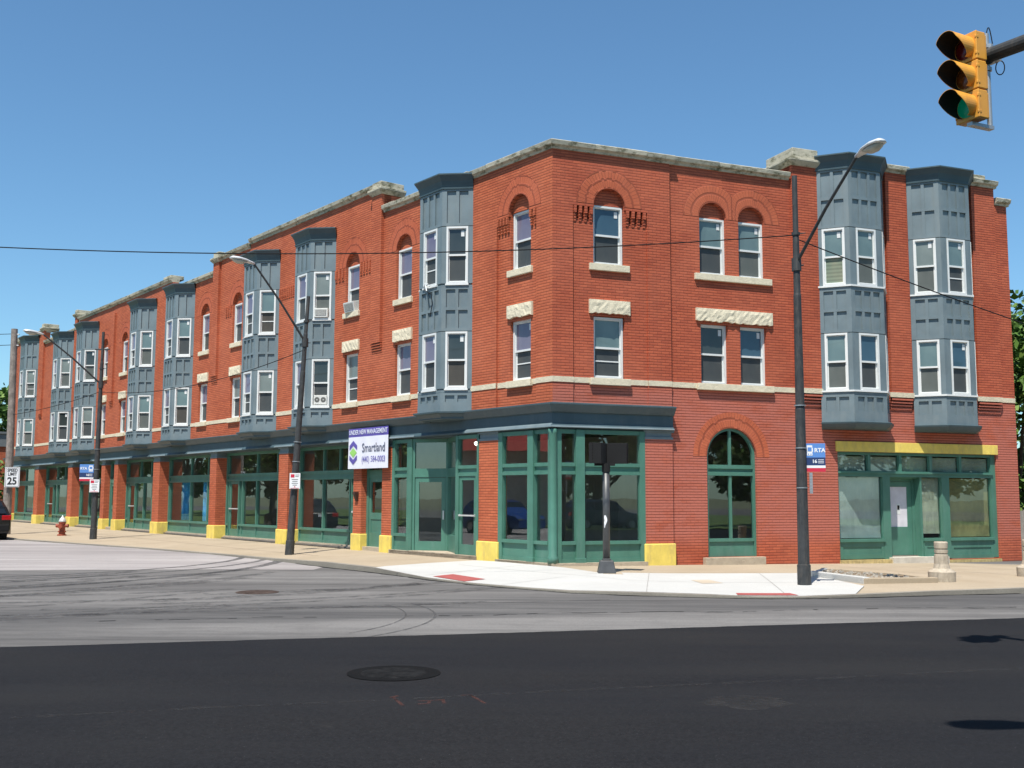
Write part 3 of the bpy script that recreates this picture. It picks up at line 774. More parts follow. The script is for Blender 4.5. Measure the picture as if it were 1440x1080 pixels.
# the shop further along the right street
d = DR-.09
mb = MB()
mb.box(8.5, 8.56, d-.1, d+.03, -.03, 2.92); mb.box(13.98, 14.15, d-.1, d+.03, -.03, 2.92)
A, B = 8.56, 13.98
mb.box(A, B, d-.1, d+.02, 2.84, 2.92); mb.box(A, B, d-.1, d+.03, 2.24, 2.40); mb.box(A-.05, B+.05, d+.03, d+.07, 2.33, 2.38)
for m in (9.62, 10.70, 11.78, 12.86): mb.box(m-.045, m+.045, d-.08, d+.02, 2.40, 2.84)
mb.box(10.05, 10.30, d-.1, d+.03, -.03, 2.24); mb.box(12.13, 12.40, d-.1, d+.04, -.03, 2.24)
for a, b, z0 in ((8.56, 10.05, -.0), (12.40, 13.98, -.06), (11.45, 12.13, -.03)):
    mb.box(a, b, d-.1, d-.0, z0, .46); mb.box(a-.02, b+.02, d-.1, d+.07, .46, .54)
    mb.box(a+.04, b-.04, d, d+.02, z0+.32, .46); mb.box(a+.04, b-.04, d, d+.02, z0, z0+.13); mb.box(a, a+.1, d, d+.021, z0, .46); mb.box(b-.1, b, d, d+.021, z0, .46)
sf = part(mb, 'shopfront', GREEN, 'R')
g = MB(); g.box(A, B, d-.065, d-.055, 2.39, 2.85); g.box(8.56, 10.05, d-.065, d-.055, .5, 2.25); g.box(11.40, 12.13, d-.065, d-.055, .5, 2.25); g.box(12.40, 13.98, d-.065, d-.055, .5, 2.25)
g.build('pane', SHOPGLASS, sf, -1)
# recessed door
mb = MB(); dd = d-.28
mb.box(10.26, 10.36, dd-.05, dd+.03, .06, 2.24); mb.box(11.30, 11.40, dd-.05, dd+.03, .06, 2.24); mb.box(10.36, 11.30, dd-.05, dd+.02, 2.12, 2.24)
mb.box(11.38, 11.44, dd, d, .0, 2.24); mb.box(10.22, 10.28, dd, d, .0, 2.24); mb.box(10.2, 11.45, dd, d-.1, 2.2, 2.3)
mb.build('door_frame', GREEN, sf, -1)
mb = MB(); mb.box(10.37, 10.52, dd-.02, dd+.02, .06, 2.11); mb.box(11.14, 11.29, dd-.02, dd+.02, .06, 2.11); mb.box(10.52, 11.14, dd-.02, dd+.02, 1.97, 2.11)
mb.box(10.52, 11.14, dd-.02, dd+.02, .06, .85); mb.build('door', GREEN, sf, -1)
mb = MB(); mb.box(10.52, 11.14, dd-.01, dd+.0, .85, 1.97); mb.build('door_blind', plain('white_door_blind', (.62, .60, .64), .9, 0, .1, 3), sf, -1)
mb = MB(); mb.box(10.80, 10.87, dd+.0, dd+.01, 1.33, 1.45); mb.box(10.77, 10.90, dd+.0, dd+.004, 1.2, 1.5, 1); mb.build('door_notice', [BLACK, WHITE], sf, -1)
mb = MB(); mb.box(10.40, 10.45, dd+.02, dd+.07, .86, .92); mb.build('door_handle', SILV, sf, -1)
mb = MB(); mb.box(8.44, 14.18, DR-.02, DR+.045, 2.92, 3.195); part(mb, 'shop_lintel', YEL, 'R', bevel=.006)
mb = MB(); mb.box(8.48, 10.25, DR-.3, DR+.06, -.25, -.02); mb.box(12.1, 14.15, DR-.3, DR+.06, -.3, -.07); part(mb, 'stone_sill', plain('worn_yellow_sill', (.50, .38, .16), .8, 0, .3, 7, (.25, .18, .10)), 'R')
mb = MB(); mb.box(10.2, 12.15, d-.4, DR+.12, -.3, .03); part(mb, 'stone_step', plain('pale_step', (.55, .50, .42), .8, 0, .15, 4), 'R')
# paper blinds hung inside this shop
def blind(a, b, z0, z1, mat, label, yy=None, lift=0, seed=0):
    mb = MB(); y = (d-.10) if yy is None else yy; rr = random.Random(seed); n = 12
    top = [(a+(b-a)*k/n, y-rr.uniform(0, .015), z1) for k in range(n+1)]
    rows = 10
    grid = [[(a+(b-a)*k/n, y-rr.uniform(0, .018), z0+(z1-z0)*j/rows) for k in range(n+1)] for j in range(rows+1)]
    for j in range(rows):
        for k in range(n): mb.face([grid[j][k], grid[j][k+1], grid[j+1][k+1], grid[j+1][k]])
    o = mb.build('paper_blind', mat, None, -1, smooth=True); o.matrix_world = Matrix.Translation((CX, CY, 0)) @ FR
    tag(o, label, 'blind', 'paper blinds in the right-hand shop'); return o
blind(8.57, 10.04, .56, 2.22, PAPER, 'pale blue paper blind filling the wide pane left of the white-blinded door')
blind(11.42, 12.12, .66, 2.22, PAPERG, 'narrow grey-green paper blind in the pane just right of the shop door')
blind(12.42, 13.97, .56, 2.22, PAPERY, 'yellowed paper blind in the wide pane right of the shop door')
for k, (a, b) in enumerate(((8.6, 9.57), (9.67, 10.65), (10.75, 11.73), (11.83, 12.81), (12.91, 13.95))):
    blind(a, b, 2.41, 2.80, PAPERG, ('faded paper strip behind the %s small pane over the right-hand shop' % ('leftmost', 'second from left', 'middle', 'second from right', 'rightmost')[k]), seed=k)

# ================================================================== inside and roof
def pw(side, s, d): q = W(side, s, d); return (q.x-CX, q.y-CY)
E1 = pw('L', 53.3, -.2); E2 = pw('L', 53.3, -11); E3 = pw('R', 14.9, -10); E4 = pw('R', 14.9, -.3)
cc = pw('L', .3, -.3)
mid = pw('L', 13, -11)
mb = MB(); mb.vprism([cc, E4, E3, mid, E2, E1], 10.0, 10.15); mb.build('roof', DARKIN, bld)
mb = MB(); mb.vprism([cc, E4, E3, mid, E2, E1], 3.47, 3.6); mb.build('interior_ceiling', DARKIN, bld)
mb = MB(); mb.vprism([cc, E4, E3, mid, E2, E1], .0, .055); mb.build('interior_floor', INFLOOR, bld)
mb = MB()
mb.box(0.5, 53.3, -5.5, -5.3, 0, 3.5)
for s_ in (7.6, 14.4, 20.5, 26.7, 32.1, 39.5, 46.1, 53.0): mb.box(s_-.1, s_+.1, -5.3, -.5, 0, 3.5)
part(mb, 'interior_wall', INWALL, 'L')
mb = MB(); mb.box(3.4, 14.9, -3.2, -3.0, 0, 3.5); mb.box(3.35, 3.5, -3, -.3, 0, 3.5); mb.box(7.9, 8.0, -3, -.3, 0, 3.5); part(mb, 'interior_wall', INWALL, 'R')
mb = MB(); mb.box(53.1, 53.3, -11, -.25, -.3, 11.0); part(mb, 'wall', BR, 'L')
mb = MB(); mb.face([(*E1, -.3), (*E2, -.3), (*E2, 10), (*E1, 10)]); mb.face([(*E2, -.3), (*mid, -.3), (*mid, 10), (*E2, 10)]); mb.face([(*mid, -.3), (*E3, -.3), (*E3, 10), (*mid, 10)])
mb.build('rear_wall', BR, bld)

# ================================================================== GROUND
def groundmat(name, base, dark, kind):
    m, n, l, b = newmat(name, .95, 0, .10 if kind == 'asphalt' else .2)
    o = coord(n)
    fine = noise(n, l, o, 38 if kind == 'asphalt' else 45, 6, .85, .33, .67)
    f2 = noise(n, l, o, .55, 6, .65, .32, .68)
    out = mixc(n, l, fine, tuple(v*(.45 if kind == 'asphalt' else .68) for v in base), tuple(v*(1.55 if kind == 'asphalt' else 1.28) for v in base))
    if kind == 'milled':
        # tyre-dirt bands run along the cross street, plus crack lines
        band = noise(n, l, mapping(n, l, o, (.05, .42, 1), (0, 0, R_(-12))), 1.0, 7, .68, .38, .60, .5)
        bm_ = n.new('ShaderNodeMath'); bm_.operation = 'MULTIPLY'; l.new(band, bm_.inputs[0]); bm_.inputs[1].default_value = .9
        out = mixc(n, l, bm_.outputs[0], out, dark)
        fan = noise(n, l, mapping(n, l, o, (.13, 1.1, 1), (0, 0, R_(35))), .9, 6, .7, .50, .68, 1.0)
        fm = n.new('ShaderNodeMath'); fm.operation = 'MULTIPLY'; l.new(fan, fm.inputs[0]); fm.inputs[1].default_value = .55
        out = mixc(n, l, fm.outputs[0], out, dark)
        st = noise(n, l, mapping(n, l, o, (.5, 7, 1), (0, 0, R_(-12))), 1.0, 5, .7, .35, .75)
        sm = n.new('ShaderNodeMath'); sm.operation = 'MULTIPLY'; l.new(st, sm.inputs[0]); sm.inputs[1].default_value = .22
        out = mixc(n, l, sm.outputs[0], out, tuple(v*1.35 for v in base))
        bl = noise(n, l, o, 1.6, 7, .75, .5, .75); b2_ = n.new('ShaderNodeMath'); b2_.operation = 'MULTIPLY'; l.new(bl, b2_.inputs[0]); b2_.inputs[1].default_value = .35
        out = mixc(n, l, b2_.outputs[0], out, dark)
        if name == 'milled_road':     # worn dark wheel lane that follows the cross street
            dt = n.new('ShaderNodeVectorMath'); dt.operation = 'DOT_PRODUCT'; l.new(o, dt.inputs[0]); dt.inputs[1].default_value = (-.248, .969, 0)
            wob = noise(n, l, mapping(n, l, o, (.12, .3, 1)), 1, 4, .6, 0, 1)
            a_ = n.new('ShaderNodeMath'); a_.operation = 'MULTIPLY_ADD'; l.new(wob, a_.inputs[0]); a_.inputs[1].default_value = 1.3; l.new(dt.outputs['Value'], a_.inputs[2])
            m1 = n.new('ShaderNodeMapRange'); m1.interpolation_type = 'SMOOTHSTEP'; l.new(a_.outputs[0], m1.inputs[0]); m1.inputs[1].default_value = 16.2; m1.inputs[2].default_value = 17.0
            m2_ = n.new('ShaderNodeMapRange'); m2_.interpolation_type = 'SMOOTHSTEP'; l.new(a_.outputs[0], m2_.inputs[0]); m2_.inputs[1].default_value = 20.2; m2_.inputs[2].default_value = 18.4
            m3_ = n.new('ShaderNodeMath'); m3_.operation = 'MULTIPLY'; l.new(m1.outputs[0], m3_.inputs[0]); l.new(m2_.outputs[0], m3_.inputs[1])
            m4_ = n.new('ShaderNodeMath'); m4_.operation = 'MULTIPLY'; l.new(m3_.outputs[0], m4_.inputs[0]); l.new(noise(n, l, mapping(n, l, o, (.25, 2.2, 1), (0, 0, R_(-13))), 1, 5, .7, .1, .75), m4_.inputs[1])
            out = mixc(n, l, m4_.outputs[0], out, (.062, .060, .060))
    elif kind == 'asphalt':
        f3 = noise(n, l, mapping(n, l, o, (.12, 1.3, 1), (0, 0, R_(-12))), .7, 5, .6, .35, .7)
        fm = n.new('ShaderNodeMath'); fm.operation = 'MULTIPLY'; l.new(f3, fm.inputs[0]); fm.inputs[1].default_value = .75
        out = mixc(n, l, fm.outputs[0], out, dark)
        bigp = noise(n, l, mapping(n, l, o, (.3, .9, 1), (0, 0, R_(-12))), .5, 4, .6, .4, .62)
        out = mixc(n, l, bigp, out, mixc(n, l, 1.0, out, (.80, .83, .90), 'MULTIPLY'))
        sp = noise(n, l, o, 60, 2, .5, .72, .76); out = mixc(n, l, sp, out, tuple(v*6 for v in base))
        sp2 = noise(n, l, mapping(n, l, o, (1, 1, 1), (0, 0, 0), (4, 7, 0)), .9, 7, .8, .62, .80)
        s2 = n.new('ShaderNodeMath'); s2.operation = 'MULTIPLY'; l.new(sp2, s2.inputs[0]); s2.inputs[1].default_value = .35
        out = mixc(n, l, s2.outputs[0], out, (.06, .052, .043))
    else:
        out = mixc(n, l, f2, out, dark)
        sp = noise(n, l, o, 9, 5, .8, .62, .74); s2 = n.new('ShaderNodeMath'); s2.operation = 'MULTIPLY'; l.new(sp, s2.inputs[0]); s2.inputs[1].default_value = .5
        out = mixc(n, l, s2.outputs[0], out, tuple(v*.6 for v in dark))
    l.new(out, b.inputs['Base Color']); bump(n, l, b, fine, .004 if kind != 'milled' else .007, .6)
    return m
MILL = groundmat('milled_road', (.190, .180, .170), (.072, .068, .066), 'milled')
MILLP = groundmat('pale_concrete_road', (.37, .34, .325), (.21, .19, .185), 'milled')
ASPH = groundmat('fresh_asphalt', (.0166, .0163, .0174), (.0225, .0220, .0225), 'asphalt')
WALK = groundmat('old_sidewalk_concrete', (.40, .325, .235), (.33, .265, .185), 'walk')
NEWC = groundmat('new_white_concrete', (.50, .49, .46), (.44, .43, .405), 'walk')
KERB = groundmat('kerb_concrete', (.30, .27, .22), (.20, .18, .15), 'walk')
DIRT = groundmat('planter_soil', (.17, .125, .08), (.26, .20, .14), 'walk')
GRASS = plain('lawn_green', (.09, .15, .03), .9, 0, .4, .6, (.14, .15, .05), bmp=.8)

def sheet(name, pts, z, mat, tri=True):
    bm = bmesh.new(); vs = [bm.verts.new((x, y, z)) for x, y in pts]; bm.faces.new(vs)
    bmesh.ops.triangulate(bm, faces=bm.faces); bmesh.ops.recalc_face_normals(bm, faces=bm.faces)
    me = bpy.data.meshes.new(name); bm.to_mesh(me); bm.free()
    if me.polygons and me.polygons[0].normal.z < 0: me.flip_normals()
    me.materials.append(mat); o = bpy.data.objects.new(name, me); COL.objects.link(o); return struct(o)
sheet('ground', [(-900, -900), (900, -900), (900, 900), (-900, 900)], -.42, plain('far_ground', (.16, .17, .09), .95, 0, .3, .05))
sheet('road', [(-120, -60), (120, -60), (120, 60), (60, 60), (40, 45), (-20, 60), (-60, 120), (-140, 120)], -.15, MILL)
# fresh overlay on our side of the cross street
A0 = (-5.98, 12.75); A1 = (7.67, 16.24); dv = Vector((A1[0]-A0[0], A1[1]-A0[1])).normalized(); nv = Vector((-dv.y, dv.x))
pa = Vector(A0)-dv*110; pb = Vector(A1)+dv*110
rr = random.Random(3); edge = []
N = 160
for k in range(N+1):
    t = k/N; q = Vector((-14, 0)).lerp(Vector((14, 0)), t).x
    p = Vector(A0)+dv*(q+7)+nv*(rr.uniform(-.015, .015)); edge.append((p.x, p.y))
over = [tuple(pa)]+edge+[tuple(pb), tuple(pb-nv*24), tuple(pa-nv*24)]
sheet('asphalt_overlay', over, -.118, ASPH)
mb = MB()
for k in range(len(edge)-1): mb.face([(*edge[k], -.118), (*edge[k+1], -.118), (*edge[k+1], -.15), (*edge[k], -.15)])
struct(mb.build('asphalt_overlay_edge', ASPH))
# pale concrete wedge of the side street
sheet('side_street_road', [(-4.85, 26.45), (-7.3, 26.55), (-10.1, 26.15), (-12.2, 25.8), (-30, 24.5), (-70, 60), (-80, 90), (-52, 75), (-21.3, 44.3), (-16.5, 40.0), (-12.6, 36.5), (-9.3, 33.2), (-6.9, 30.4), (-4.78, 27.5)], -.146, MILLP)

OUT = [(-70, 104, .06), (-35, 62, .06), (-20.9, 44.02, .04), (-16.27, 39.84, .03), (-12.45, 36.38, .03), (-9.14, 33.08, .03), (-6.77, 30.3, .05), (-4.67, 27.41, .12), (-3.3, 25.7, .11), (-1.85, 23.59, .03), (-.86, 22.31, .02), (.29, 21.18, .02), (1.09, 20.44, .03), (2.37, 19.92, .05), (3.61, 19.55, .045), (4.36, 19.45, .02), (5.13, 19.48, .02), (6.08, 19.65, .04), (7.68, 20.14, .07), (9.71, 20.71, .09), (13, 21.9, .09), (24, 26.2, .09), (60, 40.3, .05)]
def inner(p):   # nearest facade-line point of a kerb point
    best = None
    for side, mx in (('L', 110), ('R', 70)):
        u = uL if side == 'L' else uR
        s_ = max(0, min(mx, (Vector((p[0]-CX, p[1]-CY, 0))).dot(u)))
        q = W(side, s_, -.06); dd_ = (q.x-p[0])**2+(q.y-p[1])**2
        if best is None or dd_ < best[0]: best = (dd_, q, (s_ if side == 'R' else 0))
    return best
bm = bmesh.new(); rows = []
dense = []
for k in range(len(OUT)-1):
    a, b = OUT[k], OUT[k+1]; L = math.hypot(b[0]-a[0], b[1]-a[1]); n_ = max(1, int(L/1.2)) if L < 20 else 8
    for j in range(n_): t = j/n_; dense.append(tuple(a[i]*(1-t)+b[i]*t for i in range(3)))
dense.append(OUT[-1])
# the inner edge advances monotonically along the facade, corner included
tot = len(dense)
inn = []
for p in dense:
    q = inner(p); inn.append((q[1].x, q[1].y, -.0125*max(0, min(q[2], 15))))
NR = 8
for p, q in zip(dense, inn):
    row = []
    for j in range(NR+1):
        t = j/NR; zo = -.15+p[2]
        z = zo*(1-t)+q[2]*t if True else 0
        row.append(bm.verts.new((p[0]*(1-t)+q[0]*t, p[1]*(1-t)+q[1]*t, z)))
    rows.append(row)
for i in range(len(rows)-1):
    for j in range(NR):
        try: bm.faces.new((rows[i][j], rows[i+1][j], rows[i+1][j+1], rows[i][j+1]))
        except ValueError: pass
bmesh.ops.remove_doubles(bm, verts=bm.verts, dist=.0005); bmesh.ops.triangulate(bm, faces=bm.faces); bmesh.ops.recalc_face_normals(bm, faces=bm.faces)
me = bpy.data.meshes.new('sidewalk'); bm.to_mesh(me); BVH = BVHTree.FromBMesh(bm); bm.free()
if sum(p.normal.z for p in me.polygons) < 0: me.flip_normals()
me.materials.append(WALK); o = bpy.data.objects.new('sidewalk', me); COL.objects.link(o); struct(o)
def swz(x, y):
    h = BVH.ray_cast(Vector((x, y, 5)), Vector((0, 0, -1)))
    return h[0].z if h[0] is not None else -.15
def drape(name, pts, off, mat, cut=.5, kind=True):
    bm = bmesh.new(); bm.faces.new([bm.verts.new((x, y, 0)) for x, y in pts])
    xs = [p[0] for p in pts]; ys = [p[1] for p in pts]
    for ax, lo, hi in ((0, min(xs), max(xs)), (1, min(ys), max(ys))):
        v = lo+cut
        while v < hi:
            co = [0, 0, 0]; co[ax] = v; no = [0, 0, 0]; no[ax] = 1
            bmesh.ops.bisect_plane(bm, geom=bm.verts[:]+bm.edges[:]+bm.faces[:], plane_co=co, plane_no=no); v += cut
    for v in bm.verts: v.co.z = swz(v.co.x, v.co.y)+off
    bmesh.ops.triangulate(bm, faces=bm.faces); bmesh.ops.recalc_face_normals(bm, faces=bm.faces)
    me = bpy.data.meshes.new(name); bm.to_mesh(me); bm.free()
    if sum(p.normal.z for p in me.polygons) < 0: me.flip_normals()
    me.materials.append(mat); o = bpy.data.objects.new(name, me); COL.objects.link(o)
    return struct(o) if kind else o
# kerb: face and a 16 cm top strip
mb = MB()
for i in range(len(dense)-1):
    a, b = dense[i], dense[i+1]; ia, ib = inn[i], inn[i+1]
    def ins(p, q, w):
        v = Vector((q[0]-p[0], q[1]-p[1])); v.normalize(); return (p[0]+v.x*w, p[1]+v.y*w)
    a2, b2 = ins(a, ia, .16), ins(b, ib, .16); a0, b0 = ins(a, ia, -.012), ins(b, ib, -.012)
    za, zb = -.15+a[2]+.011, -.15+b[2]+.011
    mb.face([(*a0, -.2), (*b0, -.2), (*b0, zb), (*a0, za)]); mb.face([(*a0, za), (*b0, zb), (*b2, swz(*b2)+.011), (*a2, swz(*a2)+.011)])
struct(mb.build('kerb', KERB))
white = [(-3.22, 25.60), (-1.85, 23.62), (-.84, 22.36), (.31, 21.24), (1.11, 20.52), (2.39, 20.02), (3.62, 19.66), (4.36, 19.56), (5.13, 19.58), (6.3, 19.80), (6.95, 21.3), (6.75, 23.2), (6.58, 24.6), (3.8, 24.25), (1.9, 24.2), (1.25, 25.35), (.8, 25.95), (-.35, 27.45), (-.95, 27.95), (-2.1, 27.0), (-3.05, 26.0)]
drape('new_concrete', white, .016, NEWC, .4)
DRK = plain('joint_line', (.30, .28, .26), .9, 0, .2, 5)
# expansion joints in the sidewalk: thin dark grooves
JL = plain('sidewalk_joint', (.17, .135, .10), .95, 0, .2, 5)
def joint(p, q, w=.02, mat=JL, off=.008, name='sidewalk_joint'):
    a = Vector(p); b = Vector(q); t = (b-a).normalized(); nn = Vector((-t.y, t.x))*w/2
    return drape(name, [tuple(a+nn), tuple(b+nn), tuple(b-nn), tuple(a-nn)], off, mat, 1.0)
for s_ in (10.5, 12.9, 16, 19, 22, 25, 28, 31.5, 35, 39, 43, 47):
    p = W('L', s_, .05); q = W('L', s_, 4.0); joint((p.x, p.y), (q.x, q.y))
for s0, s1 in ((8, 18), (18, 30), (30, 45)):
    p = W('L', s0, 2.0); q = W('L', s1, 2.0); joint((p.x, p.y), (q.x, q.y))
for s_ in (7.6, 9.2, 10.9, 12.6, 14.3, 16.0, 18): p = W('R', s_, .1); q = W('R', s_, 5.2); joint((p.x, p.y), (q.x, q.y))
p = W('R', 6.9, 1.7); q = W('R', 18, 1.7); joint((p.x, p.y), (q.x, q.y))
for p, q in (((-1.9, 24.0), (.4, 26.3)), ((-.2, 21.8), (2.2, 24.2)), ((2.5, 20.0), (3.1, 24.3)), ((5.0, 19.6), (5.6, 24.4)), ((-1.3, 26.5), (2.5, 22.2)), ((2.5, 22.2), (6.9, 22.0))):
    joint(p, q, .014, DRK, .020)
for nm, pts, lab in (('tactile_paving', [(-1.72, 23.75), (-1.30, 24.15), (-.55, 22.95), (-.98, 22.55)], 'brick red tactile pad in the new white concrete nearer the banner'),
                     ('tactile_paving', [(4.15, 20.0), (5.15, 20.02), (5.22, 19.65), (4.10, 19.62)], 'brick red tactile pad by the kerb near the tall lamp post')):
    o = drape(nm, pts, .024, TACT, .3, False); tag(o, lab, 'tactile paving')
o = drape('utility_cover', [(3.75, 22.55), (4.15, 22.65), (4.3, 21.95), (3.85, 21.8)], .021, plain('tan_cover', (.48, .40, .30), .8), .3, False); tag(o, 'small tan cover plate set in the white concrete between signal post and lamp post', 'cover plate')

# gutter stain and tyre marks on the milled road
TY = plain('tyre_rubber_mark', (.088, .084, .082), .9, 0, .25, 3)
def broken(m, lo, hi, scale):
    n = m.node_tree.nodes; l = m.node_tree.links; b = n['Principled BSDF']
    l.new(noise(n, l, coord(n), scale, 7, .8, lo, hi), b.inputs['Alpha'])
broken(TY, .35, .62, 5)
def arc_mark(pts, w, name='tyre_mark'):
    bm_ = MB()
    for k in range(len(pts)-1):
        a = Vector(pts[k]); b = Vector(pts[k+1]); t = (b-a).normalized(); nn = Vector((-t.y, t.x))*w/2
        bm_.face([(*(a+nn), -.1445), (*(b+nn), -.1445), (*(b-nn), -.1445), (*(a-nn), -.1445)])
    return struct(bm_.build(name, TY))
def arc(cx, cy, r, a0, a1, n=24): return [(cx+r*math.cos(R_(a0+(a1-a0)*k/n)), cy+r*math.sin(R_(a0+(a1-a0)*k/n))) for k in range(n+1)]
arc_mark(arc(-5.2, 16.3, 3.6, -32, 28), .03); arc_mark(arc(-5.2, 16.3, 4.05, -36, 30), .04)
arc_mark(arc(-16, 30.5, 8.2, -62, 8), .22); arc_mark(arc(-16.2, 30.2, 9.2, -58, 14), .2); arc_mark(arc(-18, 29, 11.6, -52, 10), .3)
TY2 = plain('faint_tyre_mark', (.085, .080, .078), .9, 0, .3, 2); broken(TY2, .42, .80, 3.5)
rr = random.Random(21)
for k in range(16):
    TY, keep = TY2, TY
    cx_, cy_ = rr.uniform(-17, -9), rr.uniform(25.5, 30); r_ = rr.uniform(5, 12); a0 = rr.uniform(-100, -60)
    pts_ = [p for p in arc(cx_, cy_, r_, a0, a0+rr.uniform(35, 75)) if Vector((p[0], p[1])).dot(Vector((-.248, .969))) > 14.2]
    if len(pts_) > 3: arc_mark(pts_, rr.uniform(.14, .5))
    TY = keep
for k in range(9):
    TY, keep = TY2, TY
    y0_ = rr.uniform(17.6, 20.2); x0_ = rr.uniform(-13, 4); L_ = rr.uniform(4, 10); bend = rr.uniform(-.012, .02)
    pts_ = [(x0_+L_*q/16, y0_+.2*(x0_+L_*q/16)+bend*(L_*q/16)**2) for q in range(17)]
    if all(p[1] < 19.3+.0*p[0] or p[0] < -3.5 for p in pts_): arc_mark(pts_, rr.uniform(.10, .35))
    TY = keep
# paving seam and a dusty patch on the fresh overlay
SE = plain('seam_aggregate', (.038, .035, .033), .95, 0, .6, 9); broken(SE, .42, .78, 22)
def fl(name, pts, mat, z=-.1165):
    m = MB(); m.face([(x, y, z) for x, y in pts]); return struct(m.build(name, mat))
m = MB(); rr = random.Random(6); x = -5.0; prev = None
while x < 7:
    y = 9.92+.285*x+.02*math.sin(x*1.7)+rr.uniform(-.006, .006); w = rr.uniform(.02, .06)
    if prev: m.face([(prev[0], prev[1]-prev[2], -.1165), (x, y-w, -.1165), (x, y+w, -.1165), (prev[0], prev[1]+prev[2], -.1165)])
    prev = (x, y, w) if rr.random() < .9 else None; x += .09
struct(m.build('paving_seam', SE))
DP = plain('dust_patch', (.032, .029, .027), .95, 0, .4, 5); broken(DP, .35, .85, 8)
rr = random.Random(8); pc = (2.05, 9.55); fl('dust_patch', [(pc[0]+(.42+rr.uniform(-.1, .1))*math.cos(2*math.pi*k/26), pc[1]+(.30+rr.uniform(-.07, .07))*math.sin(2*math.pi*k/26)) for k in range(26)], DP)
# ragged dark seam where the road meets the new concrete
rr = random.Random(33); m = MB(); prev = None
for i_ in range(len(dense)):
    a = dense[i_]; q = inn[i_]
    if not (-6.5 < a[0] < 9.8): continue
    v = Vector((a[0]-q[0], a[1]-q[1])).normalized()
    if prev:
        for k in range(6):
            t0, t1 = k/6, (k+1)/6; A_ = Vector(prev[0]).lerp(Vector(a[:2]), t0)+v*.012; B_ = Vector(prev[0]).lerp(Vector(a[:2]), t1)+v*.012
            w0 = prev[1] if k == 0 else w1; w1 = rr.uniform(.01, .11)
            m.face([(*A_, -.1425), (*B_, -.1425), (*(B_+v*w1), -.1425), (*(A_+v*w0), -.1425)])
    else: w1 = .05
    prev = (a[:2], w1)
struct(m.build('gutter_seam', plain('gutter_tar', (.022, .021, .021), .95, 0, .4, 6, spec=.1)))
# saw-cut crack line
rr = random.Random(5); x = -12.0; pts = []
while x < 9:
    pts.append((x, 16.75+.17*x+rr.uniform(-.04, .04)+.07*math.sin(x*1.3)+.05*math.sin(x*3.1))); x += rr.uniform(.06, .22)
mbk = MB()
for k in range(len(pts)-1):
    if rr.random() < .5+.35*math.sin(pts[k][0]*.9):
        w = rr.uniform(.006, .045); a, b = pts[k], pts[k+1]
        mbk.face([(a[0], a[1]-w, -.1445), (b[0], b[1]-w, -.1445), (b[0], b[1]+w*.4, -.1445), (a[0], a[1]+w*.4, -.1445)])
struct(mbk.build('road_crack', plain('crack_dark', (.05, .047, .046), .95, 0, .3, 4)))

# manholes
def manhole(x, y, z, r, lab, fresh):
    m0 = plain('manhole_iron', (.0125, .0125, .0128) if fresh else (.075, .055, .047), .95, 0, .5, 6, spec=.08, dirt=(.022, .021, .020) if fresh else (.10, .065, .05))
    e = empty('manhole_cover', (x, y, z), lab, 'manhole')
    mb = MB(); mb.lathe([(r*.80, 0), (r*.80, .006), (r*.74, .012), (0.01, .012)], 40); mb.build('lid', m0, e)
    mb = MB()
    for k in range(10 if not fresh else 0):
        for j in range(10):
            px, py = (k-4.5)*r*.14, (j-4.5)*r*.14
            if math.hypot(px, py) < r*.68: mb.box(px-.014, px+.014, py-.014, py+.014, .0122, .0145)
    if not fresh: mb.build('lid_studs', m0, e)
    if fresh:
        mb = MB(); n = 48; rr = random.Random(2)
        for k in range(n):
            a0 = 2*math.pi*k/n; a1 = 2*math.pi*(k+1)/n
            mb.face([(r*.80*math.cos(a0), r*.80*math.sin(a0), .006), (r*1.12*math.cos(a0), r*1.12*math.sin(a0), .005), (r*1.12*math.cos(a1), r*1.12*math.sin(a1), .005), (r*.80*math.cos(a1), r*.80*math.sin(a1), .006)])
        mb.build('tar_collar', plain('tar_collar_black', (.0095, .0095, .0098), .9, spec=.05), e)
manhole(-1.18, 11.0, -.117, .42, 'round manhole with a black tar collar in the fresh dark asphalt', True)
manhole(-4.77, 20.34, -.149, .5, 'rusty brown manhole cover in the grey milled road', False)

# faint orange survey marks
SM = plain('survey_paint', (.085, .026, .016), .9, 0, .4, 12)
SURVEY = [((-1.05, 9.73), (-.92, 9.34)), ((-1.07, 9.70), (-1.01, 9.79)), ((-.81, 9.54), (-.58, 9.61)), ((-.80, 9.41), (-.71, 9.44)), ((-.71, 9.44), (-.71, 9.54)), ((-.60, 9.61), (-.57, 9.44)), ((-.45, 9.81), (-.37, 9.85)), ((-.37, 9.85), (-.22, 9.45))]
mb = MB()
for (xa, ya), (xb, yb) in SURVEY:
    a = Vector((xa, ya)); b = Vector((xb, yb)); t = (b-a).normalized(); nn = Vector((-t.y, t.x))*.016
    mb.face([(*(a+nn), -.1165), (*(b+nn), -.1165), (*(b-nn), -.1165), (*(a-nn), -.1165)])
broken(SM, .30, .75, 14); struct(mb.build('survey_marks', SM))
